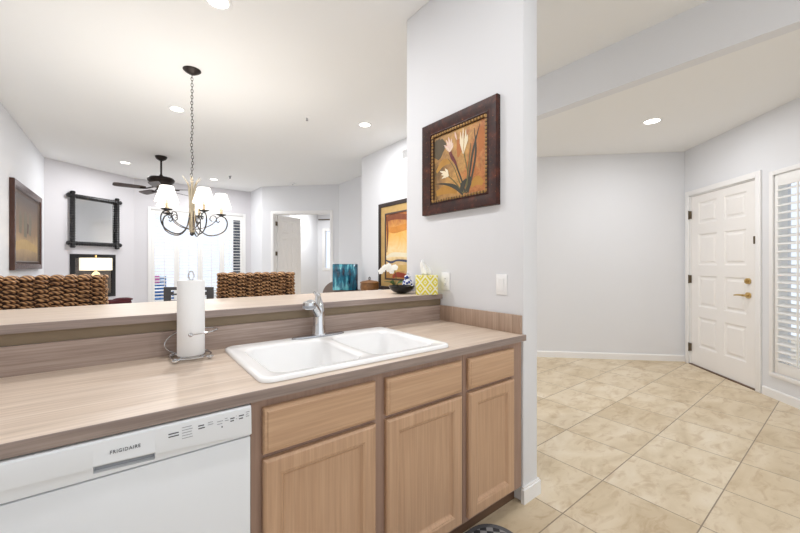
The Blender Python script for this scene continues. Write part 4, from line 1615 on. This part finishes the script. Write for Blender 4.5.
sd = thing('smoke_detector', 'round white smoke detector on the ceiling near the bedroom doorway', 'smoke detector', (3.02, 8.05, CE))
MB().lathe([(0.045, -0.036), (0.06, -0.028), (0.066, -0.012), (0.068, -0.0005)], (0, 0, 0), 28).build('cover', M['white'], sd)
MB().lathe([(0.022, -0.0385), (0.024, -0.0362)], (0, 0, 0), 16).build('sensor_grille', M['applg'], sd)
for i, (x, y, lab) in enumerate(((1.80, 4.30, 'chrome sprinkler head on the ceiling between chandelier and right can light'), (1.717, 8.21, 'dark sprinkler head on the far ceiling right of the ceiling fan'))):
    sh = thing('sprinkler_head', lab, 'sprinkler', (x, y, CE), 0, 'ceiling sprinkler heads')
    MB().lathe([(0.012, -0.02), (0.03, -0.006), (0.034, -0.0005)], (0, 0, 0), 20).build('escutcheon', M['white'] if i == 0 else M['steel'], sh)
    mb = MB().tube([(0, 0, -0.0195), (0, 0, -0.05)], 0.006, 8)
    mb.tube([(-0.008, 0, -0.02), (-0.014, 0, -0.034), (0, 0, -0.048)], 0.0025, 6).tube([(0.008, 0, -0.02), (0.014, 0, -0.034), (0, 0, -0.048)], 0.0025, 6)
    mb.lathe([(0.016, -0.053), (0.016, -0.05)], (0, 0, 0), 16)
    mb.build('deflector', M['steel'] if i == 0 else M['iron'], sh)

# ------------------------------------------------------------------ recessed lights
def can(x, y, z, label, power=None, group='recessed ceiling lights', proto=[None]):
    if proto[0] is None:
        t = thing('recessed_light', label, 'ceiling light', (x, y, z), 0, group)
        MB().lathe([(0.068, -0.001), (0.070, -0.006), (0.090, -0.007), (0.095, -0.004), (0.095, -0.0005)], (0, 0, 0), 36, cap0=False, cap1=False).build('trim_ring', M['white'], t)
        MB().lathe([(0.069, -0.0035), (0.069, -0.001)], (0, 0, 0), 32).build('lens', M['lens'], t)
        proto[0] = t
    else:
        t = dup(proto[0], (x, y, z), 0, label)
    l_ = bpy.data.lights.new('downlight', 'AREA')
    l_.shape = 'DISK'
    l_.size = 0.13
    l_.energy = power or CAN_POWER
    l_.color = CAN_COLOR
    o = bpy.data.objects.new('downlight', l_)
    C.objects.link(o)
    o.location = (x, y, z - 0.012)
    return t


can(0.507, 2.80, CE, 'recessed ceiling light at the top edge above the chandelier')
can(0.465, 5.05, CE, 'recessed ceiling light just left of the chandelier chain')
can(-0.05, 8.30, CE, 'recessed ceiling light above the fireplace mirror')
can(1.50, 8.75, CE, 'recessed ceiling light right of the chandelier shades over the back window')
can(2.524, 4.08, CE, 'recessed ceiling light left of the pillar top')
can(4.347, 1.348, CF, 'recessed ceiling light in the low foyer ceiling', 15)
can(0.55, 0.75, CE, 'unseen recessed kitchen ceiling light above the dishwasher, added for brightness', 15)  # unseen fixture, added to lift the kitchen lighting
can(2.1, -1.0, CE, 'unseen recessed ceiling light above the tile walkway, added for brightness', 15)  # added out of view to brighten the walkway and foyer floor

can(4.55, 9.7, 3.0, 'unseen recessed ceiling light added to brighten the bedroom beyond the doorway', 40)  # added lamp, brings up the dark bedroom walls

# ------------------------------------------------------------------ chandelier
ch = thing('chandelier', 'five-arm iron and cream twig chandelier with lit white shades', 'chandelier', (0.487, 3.947, CE))
Z = lambda z: z - CE
MB().lathe([(0.012, -0.045), (0.03, -0.04), (0.062, -0.02), (0.078, -0.006), (0.078, -0.0005)], (0, 0, 0), 32).build('canopy', M['bronze'], ch)
mb = MB()
zt, zb = -0.045, Z(2.14)
nl = 34
for i in range(nl):
    z = zt + (i + 0.5) * (zb - zt) / nl
    hl = 0.5 * abs(zb - zt) / nl * 1.28
    wl = 0.0095
    sway = 0.006 * math.sin(i * 0.5) * (i / nl)
    pts = []
    for k in range(14):
        a = 2 * PI * k / 14
        u = wl * math.cos(a)
        pts.append((u + sway, 0, z + hl * math.sin(a)) if i % 2 else (sway, u, z + hl * math.sin(a)))
    mb.tube(pts, 0.0026, 6, closed=True)
mb.build('chain', M['iron'], ch)
# stem: a bundle of twigs flaring into leaf tips
mb = MB()
for k in range(6):
    a = 2 * PI * k / 6 + 0.3
    c, s_ = math.cos(a), math.sin(a)
    pts = spline([(0.012 * c, 0.012 * s_, Z(1.60)), (0.022 * c, 0.022 * s_, Z(1.72)), (0.016 * math.cos(a + .6), 0.016 * math.sin(a + .6), Z(1.86)), (0.022 * math.cos(a + 1), 0.022 * math.sin(a + 1), Z(1.98)), (0.035 * math.cos(a + 1), 0.035 * math.sin(a + 1), Z(2.06)), (0.085 * math.cos(a + 1), 0.085 * math.sin(a + 1), Z(2.135))], 6)
    n = len(pts)
    mb.tube(pts, [0.010 if i < n * 0.6 else 0.010 * (1 - (i / n - 0.6) / 0.42) for i in range(n)], 8)
mb.tube([(0, 0, Z(1.62)), (0, 0, Z(2.10))], 0.012, 10)
mb.torus((0, 0, Z(2.125)), 0.018, 0.004, 'x', 16, 6)
mb.build('stem', M['twig'], ch)
MB().lathe([(0.0, 0), (0.012, 0.006), (0.02, 0.02), (0.014, 0.038), (0.022, 0.05)], (0, 0, Z(1.565)), 20, cap0=False).build('finial', M['iron'], ch)
for ang in (250, 322, 34, 106, 173):
    a = math.radians(ang) - math.radians(90 - YAW)
    c, s_ = math.cos(a), math.sin(a)
    R = lambda r, z: (r * 0.85 * c, r * 0.85 * s_, Z(z))
    mb = MB()
    mb.tube(spline([R(0.02, 1.84), R(0.035, 1.74), R(0.07, 1.64), R(0.15, 1.58), R(0.25, 1.585), R(0.335, 1.63), R(0.365, 1.70), R(0.345, 1.755), R(0.305, 1.775)], 6), 0.0058, 8)
    mb.tube(spline([R(0.03, 1.63), R(0.10, 1.645), R(0.18, 1.675), R(0.245, 1.73), R(0.235, 1.77), R(0.195, 1.77), R(0.18, 1.735), R(0.205, 1.718)], 6), 0.0045, 8)
    mb.tube(spline([R(0.305, 1.775), R(0.27, 1.765), R(0.245, 1.735), R(0.265, 1.71), R(0.285, 1.725)], 6), 0.0042, 8)
    arm = mb.build('arm', M['iron'], ch)
    ct_ = R(0.30, 1.775)
    MB().lathe([(0.010, 0.0), (0.040, 0.010), (0.046, 0.018), (0.040, 0.016), (0.0, 0.012)], ct_, 24, cap1=False).build('drip_cup', M['iron'], arm)
    MB().lathe([(0.0125, 0.013), (0.0125, 0.10)], ct_, 16).build('candle_sleeve', M['twig'], arm)
    MB().lathe([(0.094, 0.082), (0.052, 0.222), (0.050, 0.222), (0.092, 0.082), (0.094, 0.082)], ct_, 32, cap0=False, cap1=False).build('shade', M['shade'], arm)
    MB().lathe([(0.008, 0.1005), (0.017, 0.125), (0.014, 0.15), (0.004, 0.172)], ct_, 14).build('bulb', M['bulb'], arm)
    add_point('chandelier_light', (ct_[0], ct_[1], ct_[2] + 0.19), CHANDELIER_POWER, (1, 0.95, 0.88), 0.02, ch)

# ------------------------------------------------------------------ ceiling fan
cf_ = thing('ceiling_fan', 'dark bronze ceiling fan hanging behind the chandelier', 'ceiling fan', (0.451, 7.45, CE))
MB().lathe([(0.03, -0.075), (0.07, -0.05), (0.09, -0.02), (0.092, -0.0005)], (0, 0, 0), 32).build('canopy', M['bronze'], cf_)
MB().tube([(0, 0, -0.07), (0, 0, -0.357)], 0.016, 12).lathe([(0.026, -0.357), (0.034, -0.345), (0.02, -0.315)], (0, 0, 0), 16).build('downrod', M['bronze'], cf_)
MB().lathe([(0.05, -0.525), (0.09, -0.52), (0.12, -0.50), (0.165, -0.475), (0.198, -0.435), (0.205, -0.405), (0.18, -0.375), (0.10, -0.362), (0.03, -0.358)], (0, 0, 0), 36).build('motor_housing', M['bronze'], cf_)
MB().lathe([(0.0, -0.60), (0.04, -0.595), (0.065, -0.575), (0.075, -0.526)], (0, 0, 0), 24, cap0=False).build('switch_cup', M['bronze'], cf_)
for ang in (222, 150, 78, 6, 294):
    a = math.radians(ang) - math.radians(90 - YAW)
    pit = math.radians(13)
    dr = Vector((math.cos(a), math.sin(a), 0))
    sd_ = Vector((-math.sin(a) * math.cos(pit), math.cos(a) * math.cos(pit), math.sin(pit)))
    nr = dr.cross(sd_)
    up = Vector((0, 0, -0.575))
    mb = MB()
    rr = [(0.22, 0.045), (0.27, 0.062), (0.45, 0.070), (0.60, 0.074), (0.64, 0.066), (0.66, 0.040)]
    top = [dr * r + sd_ * h for r, h in rr] + [dr * r - sd_ * h for r, h in rr[::-1]]
    va = [mb.bm.verts.new(p + up + nr * 0.004) for p in top]
    vb = [mb.bm.verts.new(p + up - nr * 0.004) for p in top]
    n = len(top)
    for i in range(n):
        mb.bm.faces.new((va[i], va[(i + 1) % n], vb[(i + 1) % n], vb[i]))
    mb.bm.faces.new(va)
    mb.bm.faces.new(vb[::-1])
    bl = mb.build('blade', plain('walnut_blade', (70, 52, 44), 0.4, var=14), cf_)
    mb = MB().tube(spline([dr * 0.07 + Vector((0, 0, -0.53)), dr * 0.14 + Vector((0, 0, -0.555)), dr * 0.22 + up + nr * -0.010, dr * 0.30 + up - nr * 0.010], 5), 0.011, 8)
    mb.build('blade_iron', M['bronze'], bl)

# ------------------------------------------------------------------ kitchen mat
def mat_rug():
    t = NT('charcoal_mat')
    tc = t.n('ShaderNodeTexCoord')
    mp = t.n('ShaderNodeMapping')
    mp.inputs['Rotation'].default_value = (0, 0, PI / 4)
    t.l(tc.outputs['Object'], mp.inputs[0])
    ck = t.n('ShaderNodeTexChecker')
    ck.inputs['Scale'].default_value = 32
    ck.inputs['Color1'].default_value = (*lin((58, 57, 60)), 1)
    ck.inputs['Color2'].default_value = (*lin((150, 148, 148)), 1)
    t.l(mp.outputs[0], ck.inputs[0])
    t.l(ck.outputs[0], t.b.inputs['Base Color'])
    t.b.inputs['Roughness'].default_value = 0.95
    return t.m


rg = thing('kitchen_mat', 'charcoal patterned kitchen mat on the tile before the oak cabinets', 'mat', (0, 0, 0.0005))
pl = rrect(0.56, 1.462, 0.60, 1.162, 0.13, 10)
mb = MB()
bm = mb.bm
ra = [bm.verts.new((x, y, 0)) for x, y in pl]
rb = [bm.verts.new((x, y, 0.008)) for x, y in pl]
cxm, cym = 1.01, 0.875
def ins(k):
    return [bm.verts.new((x, y, 0.009)) for x, y in rrect(0.56 + k, 1.462 - k, 0.60 + k, 1.162 - k, 0.13 - k * 0.6, 10)]
rc1, rc2 = ins(0.004), ins(0.022)
for a, b in ((ra, rb), (rb, rc1), (rc1, rc2)):
    bridge(a, b)
mb.mi = 1
f = bm.faces.new(rc2)
f.material_index = 1
bm.faces.new(ra[::-1])
mb.build('mat_pile', [plain('mat_border', (104, 103, 106), 0.95, var=10, bump=0.3, bscale=300), mat_rug()], rg, smooth=False)
